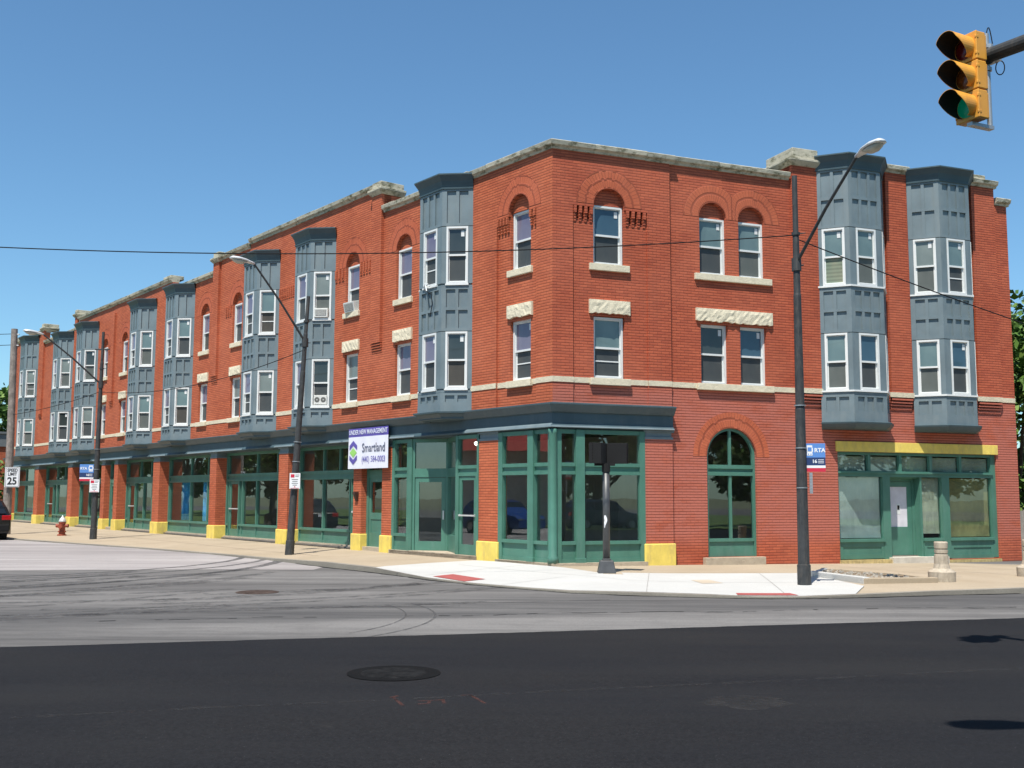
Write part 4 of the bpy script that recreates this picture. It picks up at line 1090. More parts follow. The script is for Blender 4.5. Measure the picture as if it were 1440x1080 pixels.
# ================================================================== STREET FURNITURE
def text(body, size, mat, M, ext=.0006, align='CENTER', name='lettering', parent=None, sx=1.0, bold=0):
    cu = bpy.data.curves.new('t', 'FONT'); cu.body = body; cu.size = size; cu.extrude = ext; cu.offset = bold
    cu.align_x = align; cu.align_y = 'CENTER'; cu.resolution_u = 3
    ob = bpy.data.objects.new('t', cu); COL.objects.link(ob)
    dg = bpy.context.evaluated_depsgraph_get(); me = bpy.data.meshes.new_from_object(ob.evaluated_get(dg))
    bpy.data.objects.remove(ob); bpy.data.curves.remove(cu)
    me.name = name; me.materials.clear(); me.materials.append(mat)
    for v in me.vertices: v.co.x *= sx
    o = bpy.data.objects.new(name, me); COL.objects.link(o)
    if parent: o.parent = parent
    o.matrix_local = M; return o
def face_basis(right, up=Vector((0, 0, 1))):
    n = right.cross(up); return Matrix(((right.x, up.x, n.x, 0), (right.y, up.y, n.y, 0), (right.z, up.z, n.z, 0), (0, 0, 0, 1)))
def T(x, y, z): return Matrix.Translation((x, y, z))

def luminaire(parent, M, k=1.0):
    """cobra head: local +x away from the pole"""
    mb = MB(); secs = [(0, .05, .05, 0), (.12, .075, .06, .01), (.30, .15, .075, .02), (.52, .17, .085, .02), (.70, .13, .07, .015), (.76, .06, .03, .01)]
    n = 16; idx = []
    for x, w, h, z in secs:
        i = len(mb.v); idx.append(i)
        for j in range(n):
            t = 2*math.pi*j/n; zz = math.sin(t)*h; zz = zz if zz > 0 else zz*.35
            mb.v.append((x*k, math.cos(t)*w*k, (z+zz)*k))
    for a, b in zip(idx, idx[1:]):
        for j in range(n): mb.f.append((a+j, a+(j+1) % n, b+(j+1) % n, b+j)); mb.m.append(0)
    mb.f.append(tuple(idx[0]+j for j in range(n))); mb.f.append(tuple(idx[-1]+j for j in range(n))); mb.m += [0, 0]
    o = mb.build('lamp_head', LAMPH, parent, smooth=True); o.matrix_local = M
    g = MB(); i0 = []
    for x, w, h in ((.26, .10, .0), (.36, .13, -.07), (.50, .14, -.09), (.62, .11, -.06), (.70, .05, -.0)):
        i = len(g.v); i0.append(i)
        for j in range(9):
            t = math.pi*j/8; g.v.append((x*k, math.cos(t)*w*k, (-.015+h*math.sin(t))*k))
    for a, b in zip(i0, i0[1:]):
        for j in range(8): g.f.append((a+j, a+j+1, b+j+1, b+j)); g.m.append(0)
    q = g.build('lens', LENS, o, smooth=True)
    return o
def street_lamp(x, y, z0, h, joint, adir, alen, aend, lean, label, r0=.115):
    e = empty('street_lamp', (x, y, z0), label, 'street lamp', group='dark cobra-head lamp posts along the pavements')
    lx, ly = lean
    def at(z): return Vector((lx*z/h, ly*z/h, z))
    m = MB(); z = h
    prof = [(0, r0*1.18), (.42, r0*1.16), (.43, r0), (h*.42, r0*.86), (h*.425, r0*.80), (h*.70, r0*.68), (h*.705, r0*.62), (h*.85, r0*.56), (h*.855, r0*.50), (h, r0*.47)]
    m.tube([at(a) for a, _ in prof], [b for _, b in prof], 16)
    m.build('pole', BLACKP, e, smooth=False)
    a = Vector((adir.x, adir.y, 0)).normalized(); j = at(joint); en = at(joint)+a*alen; en.z = aend
    b = MB(); b.tube([j, j.lerp(en, .5)+Vector((0, 0, .06)), en], [.035, .032, .028], 10); b.build('arm', BLACKP, e)
    c = MB(); c.tube([j-Vector((0, 0, .16)), j+Vector((0, 0, .10))], r0*.85, 14); c.tube([at(joint-.05), at(joint-.05)+Vector((.16, .05, .03))], .015, 6); c.build('arm_clamp', BLACKP, e); c = MB(); c.tube([at(joint+.62)-Vector((0, 0, .03)), at(joint+.62)+Vector((0, 0, .03))], r0*.75, 12)
    c.tube([at(joint+.62), at(joint+.62)+Vector((.2, 0, .02))], .012, 6)
    c.build('wire_bracket', BLACKP, e)
    r = MB()
    for zz in (.9*0+1.95, 2.75, h*.43): r.tube([at(zz-.01), at(zz+.01)], r0*1.02, 16)
    r.build('pole_band', GALV, e)
    M = Matrix(((a.x, -a.y, 0, en.x), (a.y, a.x, 0, en.y), (0, 0, 1, en.z), (0, 0, 0, 1))) @ Matrix.Rotation(R_(-6), 4, 'Y')
    luminaire(e, M)
    return e, at
P3 = (5.85, 21.59, -.095); P2 = (-6.54, 31.77, -.085); P1 = (-16.47, 42.41, -.085)
L3, at3 = street_lamp(*P3, 8.40, 6.55, oR, 1.93, 8.22, (0, 0), 'tall black lamp post in the white concrete in front of the right brick front')
L2, at2 = street_lamp(*P2, 7.75, 6.36, oL, 1.70, 8.50, (.36, .1), 'black lamp post leaning to the right beside the banner')
L1, at1 = street_lamp(*P1, 8.25, 6.15, oL, 2.25, 7.92, (.05, 0), 'far black lamp post beside the fire hydrant')
for L, at in ((L1, at1),):
    b = MB(); b.tube([at(7.55)+Vector((-.30, 0, 0)), at(7.55)+Vector((.28, 0, 0))], .03, 8); b.build('crossarm', BLACKP, L)

# bus stop and parking signs
SB = plain('sign_blue', (.10, .24, .56), .5, 0, .05); SN = plain('sign_navy', (.018, .040, .125), .5, 0, .05); SR = plain('sign_red', (.55, .02, .05), .5, 0, .05)
SW = plain('sign_white', (.78, .78, .78), .5, 0, .04); SK = plain('sign_black', (.02, .02, .022), .5, 0, .05)
def bus_sign(x, y, z, w, h, yaw, label, flip=1):
    """z = bottom; local x to the viewer's right"""
    e = empty('bus_stop_sign', (x, y, z), label, 'sign', yaw, 'bus stop signs')
    m = MB()
    m.box(-w/2, w/2, 0, .012, h*.50, h); m.build('blue_panel', SB, e)
    m = MB(); m.box(-w/2, w/2, 0, .012, h*.22, h*.50); m.build('navy_panel', SN, e)
    m = MB(); m.box(-w/2, w/2, 0, .012, h*.13, h*.22); m.build('white_band', SW, e)
    m = MB(); m.box(-w/2, w/2, 0, .012, 0, h*.13); m.build('red_band', SR, e)
    bx = -w*.30*flip
    m = MB(); m.box(bx-w*.14, bx+w*.14, -.004, 0, h*.57, h*.93); m.box(bx-w*.17, bx-w*.14, -.004, 0, h*.70, h*.84); m.box(bx+w*.14, bx+w*.17, -.004, 0, h*.70, h*.84); m.build('bus_symbol', SW, e)
    m = MB(); m.box(bx-w*.10, bx+w*.10, -.007, -.0045, h*.72, h*.86); m.box(bx-w*.09, bx-w*.04, -.007, -.0045, h*.60, h*.64); m.box(bx+w*.04, bx+w*.09, -.007, -.0045, h*.60, h*.64); m.build('bus_windscreen', SB, e)
    F = face_basis(Vector((1, 0, 0)))
    text('RTA', h*.20, SW, T(w*.22*flip, -.004, h*.75) @ F, parent=e, bold=.004)
    text('16', h*.17, SW, T(-w*.06*flip, -.004, h*.36) @ F, parent=e, bold=.003)
    m = MB(); 
    for k in range(3): m.box(w*.12, w*.42, -.003, 0, h*(.30+.055*k), h*(.318+.055*k))
    m.build('small_print', SW, e)
    return e
yawc = lambda x, y: math.atan2(-x, y)*.6
b3 = bus_sign(6.13, 21.55, 2.18, .38, .57, yawc(6, 21), 'blue, navy and red bus stop sign on the near lamp post by the brick wall')
m = MB(); m.box(-.13, -.07, -.01, .03, -.44, -.02); m.build('timetable_holder', GALV, b3)
m = MB()
for k in range(6): m.box(-.122, -.078, -.013, -.0105, -.42+.066*k, -.39+.066*k)
m.build('timetable_print', plain('print_grey', (.25, .26, .28)), b3)
b1 = bus_sign(-16.80, 42.30, 2.2, .52, .66, yawc(-16, 42), 'blue, navy and red bus stop sign on the far lamp post', -1)
def parking_sign(x, y, z, w, h, yaw, label):
    e = empty('parking_sign', (x, y, z), label, 'sign', yaw, 'white parking signs')
    m = MB(); m.box(-w/2, w/2, 0, .01, 0, h); m.build('plate', SW, e, bevel=.004)
    m = MB(); m.box(-w*.40, -w*.05, -.003, 0, h*.72, h*.93); m.build('red_symbol', SR, e); m = MB(); m.box(-w*.4, w*.4, -.003, 0, h*.03, h*.055); m.build('red_line', SR, e)
    m = MB()
    for k, (a, b) in enumerate(((.02, .40), (.02, .34), (-.3, .3), (-.25, .25), (-.3, .3), (-.2, .2))): m.box(w*a, w*b, -.003, 0, h*(.87-.1*k if k < 2 else .82-.12*k), h*(.90-.1*k if k < 2 else .85-.12*k))
    m.build('small_print', SK, e)
    m = MB(); m.hexa([(-.03, -.003, h*.10), (.03, -.003, h*.10), (.03, 0, h*.10), (-.03, 0, h*.10), (-.01, -.003, h*.16), (.01, -.003, h*.16), (.01, 0, h*.16), (-.01, 0, h*.16)]); m.build('arrow', SR, e)
    return e
q = at2(2.0); parking_sign(P2[0]+q.x+.05, P2[1]-.16, 1.86, .31, .46, yawc(*P2[:2]), 'white parking sign on the leaning lamp post')
parking_sign(P1[0]+.03, P1[1]-.18, 1.76, .36, .50, yawc(*P1[:2]), 'white parking sign under the bus sign on the far lamp post')

# wooden utility pole with speed limit sign
PU = (-22.30, 47.5, -.08)
e = empty('utility_pole', PU, 'weathered wooden utility pole at the left edge behind the parked black car', 'utility pole')
m = MB(); m.tube([(0, 0, 0), (-.02, 0, 4), (-.10, 0, 9.15)], [.19, .165, .14], 14); m.build('pole', WOODP, e)
m = MB()
for z in (8.9, 8.4): m.tube([(-.2, -.02, z), (.14, -.02, z)], .03, 8)
m.build('insulator', GALV, e)
e = empty('speed_limit_sign', (-22.05, 47.28, 1.98), 'white speed limit 25 sign on the wooden utility pole', 'sign', yawc(-19, 42))
m = MB(); m.box(-.30, .30, 0, .012, 0, .88); m.build('plate', SW, e, bevel=.01)
m = MB()
for a, b, c, d_ in ((-.27, .27, .02, .035), (-.27, .27, .845, .86), (-.27, -.255, .035, .845), (.255, .27, .035, .845)): m.box(a, b, -.003, 0, c, d_)
m.build('border', SK, e)
F = face_basis(Vector((1, 0, 0)))
text('SPEED', .19, SK, T(0, -.004, .74) @ F, parent=e, bold=.006, sx=.82); text('LIMIT', .19, SK, T(0, -.004, .57) @ F, parent=e, bold=.006, sx=.82); text('25', .44, SK, T(0, -.004, .26) @ F, parent=e, bold=.012, sx=.9)

# fire hydrant
e = empty('fire_hydrant', (-19.08, 45.7, -.07), 'red fire hydrant with a silver cap on the pavement', 'fire hydrant')
m = MB(); m.lathe([(.19, 0), (.19, .05), (.13, .07), (.13, .14), (.17, .15), (.17, .19), (.125, .21), (.12, .50), (.15, .52), (.15, .56), (.13, .58)], 16); m.tube([(-.22, 0, .42), (.22, 0, .42)], .065, 12); m.tube([(0, 0, .40), (0, -.22, .40)], .085, 12); m.build('body', RED, e, smooth=False)
m = MB(); m.lathe([(.155, .58), (.15, .62), (.11, .72), (.05, .78), (.035, .79), (.035, .84), (.01, .845)], 16); m.build('cap', SILV, e, smooth=True)
m = MB(); m.tube([(-.26, 0, .42), (-.20, 0, .42)], .08, 8); m.tube([(.20, 0, .42), (.26, 0, .42)], .08, 8); m.tube([(0, -.26, .40), (0, -.20, .40)], .10, 8); m.build('nozzle_cap', RED, e)

# pedestrian signal
e = empty('pedestrian_signal', (2.12, 24.04, -.045), 'grey pedestrian signal post with two black heads before the corner shop window', 'pedestrian signal')
GP = plain('grey_pole_paint', (.085, .085, .085), .45, .3, .2, 6)
m = MB(); m.hexa([(-.2, -.2, .02), (.2, -.2, .02), (.2, .2, .02), (-.2, .2, .02), (-.145, -.145, .30), (.145, -.145, .30), (.145, .145, .30), (-.145, .145, .30)]); m.box(-.09, .09, -.09, .09, .30, .34); m.build('base', GP, e, bevel=.012)
m = MB(); m.box(-.34, .34, -.3, .3, -.05, .022); m.build('footing', STEP, e)
m = MB(); m.tube([(0, 0, .33), (0, 0, 2.42)], .08, 18); m.build('pole', GP, e, smooth=True)
m = MB(); m.tube([(0, 0, 2.26), (0, 0, 2.44)], .095, 14); m.box(-.26, .20, -.05, .05, 2.40, 2.46); m.build('bracket', BLACK, e)
def phead(cx, cy, rz, w):
    m = MB(); m.box(-w/2, w/2, -.10, .10, 0, .46); 
    for k in range(6): m.box(-w/2-.01, w/2+.01, .10, .17, .02+.075*k, .03+.075*k)
    m.box(-w/2-.012, w/2+.012, .10, .19, .455, .47); m.box(-w/2-.012, -w/2, .10, .19, 0, .47); m.box(w/2, w/2+.012, .10, .19, 0, .47)
    o = m.build('signal_head', BLACK, e, bevel=.006); o.matrix_local = T(cx, cy, 2.45) @ Matrix.Rotation(rz, 4, 'Z')
phead(-.12, .0, R_(62), .42); phead(.26, .08, R_(-12), .44)
m = MB()
rr = random.Random(9)
pts = [(.045*math.sin(k*.7)*0-.055+rr.uniform(0, .01) if k < 6 else -.055+.07*(.6+.4*math.sin(k)), 1.02+(.055*k if k < 6 else .055*(11-k))) for k in range(12)]
m.prism([(x, z) for x, z in pts], -.084, -.080); m.build('peeling_sticker', SW, e)

# mast arm with traffic light
TX, TY_, TZ = 5.11, 11.06, 6.40
ad = Vector((.55, -.83, 0)).normalized()
e = empty('signal_mast', (TX+ad.x*6.5, TY_+ad.y*6.5, -.1), 'dark steel mast whose arm enters at the top right and carries the traffic light', 'signal mast')
b0 = e.location
m = MB(); m.tube([(0, 0, 0), (0, 0, 7.4)], [.17, .12], 18); m.build('pole', BLACKP, e)
tip = Vector((TX-b0.x, TY_-b0.y, TZ+.1))
m = MB(); m.tube([(0, 0, TZ+.1), tip-ad*.05], [.115, .078], 16); m.tube([tip+ad*.02, tip-ad*.08], .092, 16); m.build('mast_arm', BLACKP, e)
m = MB(); le = Vector((2.98-b0.x, 5.35-b0.y, 7.3)); m.tube([(0, 0, 7.1), (le.x*.4, le.y*.4, 7.5), (le.x, le.y, le.z)], [.06, .05, .035], 10); m.build('lamp_arm', BLACKP, e)
lv = Vector((le.x, le.y, 0)).normalized(); luminaire(e, Matrix(((lv.x, -lv.y, 0, le.x), (lv.y, lv.x, 0, le.y), (0, 0, 1, le.z), (0, 0, 0, 1))), 1.1)
SY = plain('signal_yellow', (.72, .33, .045), .4, 0, .06, 4, (.55, .24, .04))
GLR = plain('red_lens', (.10, .006, .005), .15, 0, .3, 30); GLA = plain('amber_lens', (.16, .045, .008), .15, 0, .3, 30)
GLG, n_, l_, b_ = newmat('green_lens', .25); b_.inputs['Base Color'].default_value = (.004, .10, .055, 1); b_.inputs['Emission Color'].default_value = (.0, .55, .30, 1); b_.inputs['Emission Strength'].default_value = .07
VIN = plain('visor_inside_black', (.010, .010, .010), .7)
hx, hy = 4.84, 10.98
e = empty('traffic_light', (hx, hy, 5.64), 'yellow traffic light hanging top right with its green lens lit', 'traffic light', math.atan2(-.956, .29)*0 + math.atan2(.956, -.29)*0)
fd = Vector((-.90, -.43, 0)).normalized(); sd_ = Vector((-fd.y, fd.x, 0))   # facing, and sideways
e.matrix_world = Matrix(((sd_.x, -fd.x, 0, hx), (sd_.y, -fd.y, 0, hy), (0, 0, 1, 5.64), (0, 0, 0, 1)))
H3 = .96/3
for k, lens in enumerate((GLG, GLA, GLR)):
    z0 = k*H3; zc = z0+H3/2
    m = MB(); m.box(-.15, .15, -.0, .13, z0+.006, z0+H3-.006); m.box(-.13, .13, .13, .17, z0+.02, z0+H3-.02); m.box(-.155, .155, -.012, .01, z0+.004, z0+H3-.004)
    for q in (-.155, .135): m.box(q, q+.02, -.02, .03, z0+.05, z0+.09); m.box(q, q+.02, -.02, .03, z0+H3-.09, z0+H3-.05)
    o = m.build('signal_section', SY, e, bevel=.012)
    m = MB(); n = 20; R0 = .128
    for j in range(n): 
        a0 = 2*math.pi*j/n; a1 = 2*math.pi*(j+1)/n
        for r0_, r1_, y0_, y1_ in ((0, .07, -.045, -.038), (.07, .122, -.038, -.016)):
            m.face([(r0_*math.cos(a0), y0_, zc+r0_*math.sin(a0)), (r1_*math.cos(a0), y1_, zc+r1_*math.sin(a0)), (r1_*math.cos(a1), y1_, zc+r1_*math.sin(a1)), (r0_*math.cos(a1)+1e-4, y0_, zc+r0_*math.sin(a1))])
    m.build('lens', lens, o, smooth=True)
    # tunnel visor, cut away below
    m = MB(); n = 30; lst = []
    for j in range(n+1):
        a = math.radians(-62+304*j/n)   # open at the foot
        dep = .29*(.30+.70*max(0, min(1, (math.sin(a)+.75)/1.1)))
        lst.append((a, dep))
    for (a0, d0_), (a1, d1_) in zip(lst, lst[1:]):
        P_ = lambda r, a, y: (r*math.cos(a), y, zc+r*math.sin(a))
        m.face([P_(.133, a0, -.01), P_(.142, a0, -d0_), P_(.142, a1, -d1_), P_(.133, a1, -.01)], 0)
        m.face([P_(.128, a0, -.01), P_(.137, a0, -d0_), P_(.137, a1, -d1_), P_(.128, a1, -.01)], 1)
        m.face([P_(.142, a0, -d0_), P_(.137, a0, -d0_), P_(.137, a1, -d1_), P_(.142, a1, -d1_)], 0)
    m.build('visor', [SY, VIN], o, smooth=True)
m = MB(); m.tube([(.02, .30, -.02), (.02, .30, 1.02)], .028, 12); m.box(-.02, .05, -.0, .33, -.05, -.012); m.box(-.0, .04, .10, .31, .86, .90); m.tube([(.02, .30, .60), (.02, .30, .64)], .045, 12); m.build('hanger', GALV, e)
m = MB(); m.box(-.05, .09, .30, .44, .72, .86); m.tube([(.02, .33, .70), (.02, .33, .90)], .05, 10); m.build('clamp', GALV, e)
m = MB(); m.tube([(.02+.03*k/10, .30+.012*k, 1.0+.14*math.sin(k*.52)-.014*k) for k in range(11)], .006, 6); m.tube([(.05+.055*math.sin(k*.42), .46+.01*math.cos(k*.4), .64-.075*math.cos(k*.42)*1.0+.02) for k in range(16)], .006, 6); m.build('cable', BLACK, e)

# ------------------------------------------------------------------ wires
def wire(pts, r, label):
    m = MB(); m.tube(pts, r, 6); o = m.build('overhead_wire', BLACK); tag(o, label, 'wire', 'overhead wires'); return o
wire([(x/2, 21.6-.0*x, 6.62+.0037*(x/2+5)**2) for x in range(-60, 12)]+[(5.85, 21.6, 7.055)], .012, 'dark wire crossing the picture from the left sky to the tall near lamp post')
wire([(5.85+.5*k, 21.6+.15*k, 6.98-.150*k+.0012*k*k) for k in range(0, 30)], .012, 'dark wire running down to the right from the tall near lamp post')
def sag(a, b, s, n=16): a = Vector(a); b = Vector(b); return [tuple(a.lerp(b, k/n)-Vector((0, 0, s*4*(k/n)*(1-k/n)))) for k in range(n+1)]
wire(sag((P2[0]+.3, P2[1], 6.02), (P1[0], P1[1], 5.75), .45), .012, 'thin sagging cable strung between the two left lamp posts')
wire(sag((P1[0], P1[1], 5.75), (PU[0], PU[1], 5.2), .1), .012, 'short cable from the far lamp post to the wooden pole')
wire(sag((PU[0]-.1, PU[1], 8.85), (-36, 44, 8.9), .3), .014, 'upper wire leaving the wooden pole to the left')
wire(sag((PU[0]-.1, PU[1], 8.35), (-36, 44, 8.3), .3), .014, 'lower wire leaving the wooden pole to the left')

# ------------------------------------------------------------------ banner
BW, BH = 2.34, 1.24
bn = empty('banner', W('L', 8.46, .165, 2.49), 'white and purple vinyl banner hanging under the grey cornice above the narrow door', 'banner')
Mb = FL.copy(); bn.matrix_world = Matrix.Translation(bn.location) @ face_basis(-uL)   # local x right, y up, z out
PUR = plain('banner_purple', (.11, .085, .36), .55, 0, .08, 3); BWH = plain('banner_white', (.74, .74, .80), .55, 0, .04, 2)
m = MB(); nx, ny = 24, 10; rr = random.Random(4)
def bz(x, y): return .005*math.sin(x*4.3+.5)*(.3+.7*(1-y/BH))+.003*math.sin(x*9+y*3)+.002*math.sin(y*5)
for i in range(nx):
    for j in range(ny):
        X = lambda k: -BW/2+BW*k/nx
        ys = [BH*.79*k/ny for k in range(ny+1)]
        m.face([(X(i), ys[j], bz(X(i), ys[j])), (X(i+1), ys[j], bz(X(i+1), ys[j])), (X(i+1), ys[j+1], bz(X(i+1), ys[j+1])), (X(i), ys[j+1], bz(X(i), ys[j+1]))])
m.build('cloth', BWH, bn, smooth=True)
m = MB()
for i in range(nx):
    for j in range(3):
        y0 = BH*(.79+.07*j); y1 = y0+BH*.07
        m.face([(X(i), y0, bz(X(i), y0)), (X(i+1), y0, bz(X(i+1), y0)), (X(i+1), y1, bz(X(i+1), y1)), (X(i), y1, bz(X(i), y1))])
m.build('purple_band', PUR, bn, smooth=True)
TW = plain('banner_lettering_white', (.70, .72, .82), .5, 0, .02); TG = plain('banner_lettering_grey', (.10, .11, .17), .5, 0, .02); TP = plain('banner_lettering_violet', (.16, .14, .42), .5, 0, .02); LG = plain('banner_green', (.30, .60, .14), .5, 0, .05)
text('UNDER NEW MANAGEMENT', .20, TW, T(-.0, BH*.90, .0105), parent=bn, bold=.003, sx=.87)
text('Smartland', .38, TG, T(.34, BH*.50, .0105), parent=bn, bold=.003, sx=.88)
text('(440) 584-0003', .255, TP, T(.34, BH*.22, .0105), parent=bn, bold=.002, sx=.86)
def poly3(name, lst, mat, z=.0115):
    m = MB()
    for p in lst:
        i = len(m.v); m.v += [(x, y, z) for x, y in p]; m.f.append(tuple(range(i, i+len(p)))); m.m.append(0)
    m.build(name, mat, bn)
lx, ly = -.86, .50
poly3('logo_top', [[(lx-.23, ly+.08), (lx-.23, ly+.22), (lx, ly+.37), (lx+.23, ly+.22), (lx+.23, ly+.08), (lx, ly+.22)]], PUR)
poly3('logo_foot', [[(lx-.23, ly-.08), (lx, ly-.22), (lx+.23, ly-.08), (lx+.23, ly-.22), (lx, ly-.37), (lx-.23, ly-.22)]], PUR)
poly3('logo_centre', [[(lx-.22, ly), (lx, ly+.15), (lx+.22, ly), (lx, ly-.15)]], LG)

# ------------------------------------------------------------------ things in the windows
def bay_face(side, c, k):
    a = Vector(PTS[k]); b = Vector(PTS[k+1]); t = (b-a).normalized(); p = (a+b)/2; nn = Vector((-t.y, t.x))
    B = Matrix.Translation((CX, CY, 0)) @ (FL if side == 'L' else FR) @ T(c if side == 'L' else -c, 0, 0)
    return B @ Matrix(((t.x, nn.x, 0, p.x), (t.y, nn.y, 0, p.y), (0, 0, 1, 0), (0, 0, 0, 1)))
ACW = plain('ac_white', (.62, .62, .58), .5, 0, .1, 6); ACG = plain('ac_grille', (.12, .12, .11), .6, 0, .2, 9)
def ac(M, w, h, dp_, label):
    e = empty('air_conditioner', (0, 0, 0), label, 'air conditioner', group='window air conditioners'); e.matrix_world = M
    m = MB(); m.box(-w/2, w/2, -.2, dp_, 0, h); m.build('casing', ACW, e, bevel=.012)
    m = MB()
    m.box(-w/2+.05, w/2-.05, dp_, dp_+.004, .05, h-.05)
    m.build('grille', ACG, e)
    m = MB()
    for k in range(7): z = .07+k*(h-.14)/6; m.box(-w/2+.06, w/2-.06, dp_+.004, dp_+.010, z-.006, z+.006)
    m.build('grille_bars', ACW, e)
ac(bay_face('L', 12.15, 0) @ T(.02, 0, 7.48), .46, .30, .08, 'boxy white air conditioner in the upper bay window left of the arched window')
ac(Matrix.Translation(W('L', 9.87, -.05, 7.52)) @ FL @ Matrix.Rotation(R_(-12), 4, 'X') @ Matrix.Rotation(R_(9), 4, 'Z'), .52, .32, .16, 'tilted white air conditioner poking out of the narrow arched window')
e = empty('window_fan', (0, 0, 0), 'white twin window fan in the lower bay window under the air conditioner', 'fan'); e.matrix_world = bay_face('L', 12.15, 0) @ T(0, -.05, 4.62)
m = MB(); m.box(-.22, .22, -.0, .05, 0, .30); m.build('housing', ACW, e, bevel=.01)
for x in (-.105, .105):
    m = MB()
    for k in range(24):
        a0 = 2*math.pi*k/24; a1 = 2*math.pi*(k+1)/24
        m.face([(x+.02*math.cos(a0), .052, .15+.02*math.sin(a0)), (x+.088*math.cos(a0), .052, .15+.088*math.sin(a0)), (x+.088*math.cos(a1), .052, .15+.088*math.sin(a1)), (x+.02*math.cos(a1), .052, .15+.02*math.sin(a1))])
    m.build('fan_opening', ACG, e)
# loose bracket and cable on the first bay's sill
e = empty('dish_bracket', (0, 0, 0), 'broken white bracket with a dangling black cable on the nearest bay sill', 'bracket'); e.matrix_world = bay_face('L', 4.5, 1) @ T(.0, .03, 7.40)
m = MB(); m.tube([(.28, 0, .04), (.1, .06, .10), (-.1, .05, .02)], .018, 6); m.tube([(.1, .06, .08), (-.02, .1, -.12)], .018, 6); m.tube([(.25, .02, -.04), (-.02, .07, .10)], .014, 6); m.build('bracket', WHITE, e)
m = MB(); m.tube([(-.02, .1, -.12), (-.16, .04, -.22), (-.20, .03, -.5), (-.10, .03, -.85)], .012, 6); m.build('cable', BLACK, e)
# wall lamp on the pier
e = empty('wall_lamp', W('L', 9.30, .0, 1.62), 'small dark wall lamp on the brick pier under the banner', 'wall lamp'); e.rotation_euler = (0, 0, math.atan2(oL.y, oL.x)+math.pi/2)
m = MB(); m.box(-.07, .07, -.14, 0, .08, .16); m.hexa([(-.05, -.05, -.12), (.05, -.05, -.12), (.05, 0, -.12), (-.05, 0, -.12), (-.07, -.12, .08), (.07, -.12, .08), (.07, 0, .08), (-.07, 0, .08)]); m.build('lamp_body', plain('rusty_fixture', (.05, .02, .014), .6), e)

# blue curtains and things inside the shops
def curtain(s0, s1, dd_, z0, z1, label, amp=.05, fr=9):
    m = MB(); n = int((s1-s0)*24)
    P_ = [(s0+(s1-s0)*k/n, dd_+amp*math.sin(k*.9)+amp*.4*math.sin(k*2.3+s0)) for k in range(n+1)]
    for a, b in zip(P_, P_[1:]): m.face([(a[0], a[1], z0), (b[0], b[1], z0), (b[0], b[1], z1), (a[0], a[1], z1)])
    o = m.build('curtain', BLUEC, None, smooth=True); o.matrix_world = Matrix.Translation((CX, CY, 0)) @ FL; tag(o, label, 'curtain', 'blue shop curtains')
curtain(21.0, 21.5, -.62, .6, 2.2, 'rightmost blue curtain panel, beside the pier')
curtain(22.0, 23.1, -.68, .6, 2.2, 'wide bright blue curtain panel in the middle of the shop window')
curtain(24.6, 25.5, -.70, .6, 2.2, 'leftmost blue curtain panel')
LMP, n_, l_, b_ = newmat('lit_bulb', .5); b_.inputs['Emission Color'].default_value = (1, .93, .8, 1); b_.inputs['Emission Strength'].default_value = 12
for k, (s_, dd_) in enumerate(((4.55, -1.3), (4.95, -1.35), (5.3, -1.9))):
    m = MB(); m.lathe([(.01, 0), (.05, .02), (.06, .06), (.03, .10)], 10); o = m.build('ceiling_spot', LMP); p = W('L', s_, dd_, 3.12); o.location = p
    tag(o, 'small lit ceiling spot inside the corner shop entrance, %s of three' % ('nearest the corner', 'middle', 'farthest from the corner')[k], 'lamp', 'ceiling spots')

# ------------------------------------------------------------------ bollards and planter
def bollard(x, y, z, label):
    e = empty('bollard', (x, y, z), label, 'bollard', group='concrete bollards')
    m = MB(); m.lathe([(.27, 0), (.275, .20), (.255, .215), (.17, .27), (.145, .36), (.138, .55)], 28); m.build('base', CONCB, e, smooth=False)
    m = MB(); m.lathe([(.138, .55), (.135, .555), (.12, .56), (.12, .585), (.135, .59), (.137, .65), (.12, .655), (.12, .68), (.135, .685), (.137, .80), (.125, .82), (.01, .822)], 28); m.build('ringed_top', CONCB, e, smooth=False)
    return e
bollard(8.97, 22.51, swz(8.97, 22.51), 'ringed beige concrete bollard in front of the right-hand shop')
bollard(11.62, 24.2, swz(11.62, 24.2), 'ringed beige concrete bollard cut by the right edge of the picture')
PL = [(6.50, 23.75), (7.12, 21.85), (8.75, 22.15), (8.55, 23.6), (7.35, 25.4)]
z0 = swz(7.4, 23.2)
e = empty('planter', (7.5, 23.3, z0), 'low triangular kerbed planting bed of bare soil and gravel beside the lamp post', 'planter')
def edgeseg(a, b, w, h, mat, nm):
    a = Vector(a)-Vector((7.5, 23.3)); b = Vector(b)-Vector((7.5, 23.3)); t = (b-a).normalized(); nn = Vector((-t.y, t.x))*w
    m = MB(); m.vprism([tuple(a), tuple(b), tuple(b+nn), tuple(a+nn)], -.12, h); m.build(nm, mat, e, bevel=.015)
edgeseg(PL[0], PL[1], .15, .13, NEWC, 'white_edging'); edgeseg(PL[1], PL[2], .15, .11, WALK, 'edging'); edgeseg(PL[2], PL[3], .12, .09, WALK, 'edging'); edgeseg(PL[3], PL[4], .12, .09, WALK, 'edging'); edgeseg(PL[4], PL[0], .12, .09, NEWC, 'edging')
m = MB(); m.vprism([(x-7.5, y-23.3) for x, y in [(6.6, 23.75), (7.2, 22.0), (8.6, 22.25), (8.45, 23.5), (7.35, 25.25)]], -.1, .06); m.build('soil', DIRT, e)
m = MB(); rr = random.Random(12)
def inpoly(x, y, P_):
    c_ = False; j = len(P_)-1
    for i in range(len(P_)):
        if (P_[i][1] > y) != (P_[j][1] > y) and x < (P_[j][0]-P_[i][0])*(y-P_[i][1])/(P_[j][1]-P_[i][1])+P_[i][0]: c_ = not c_
        j = i
    return c_
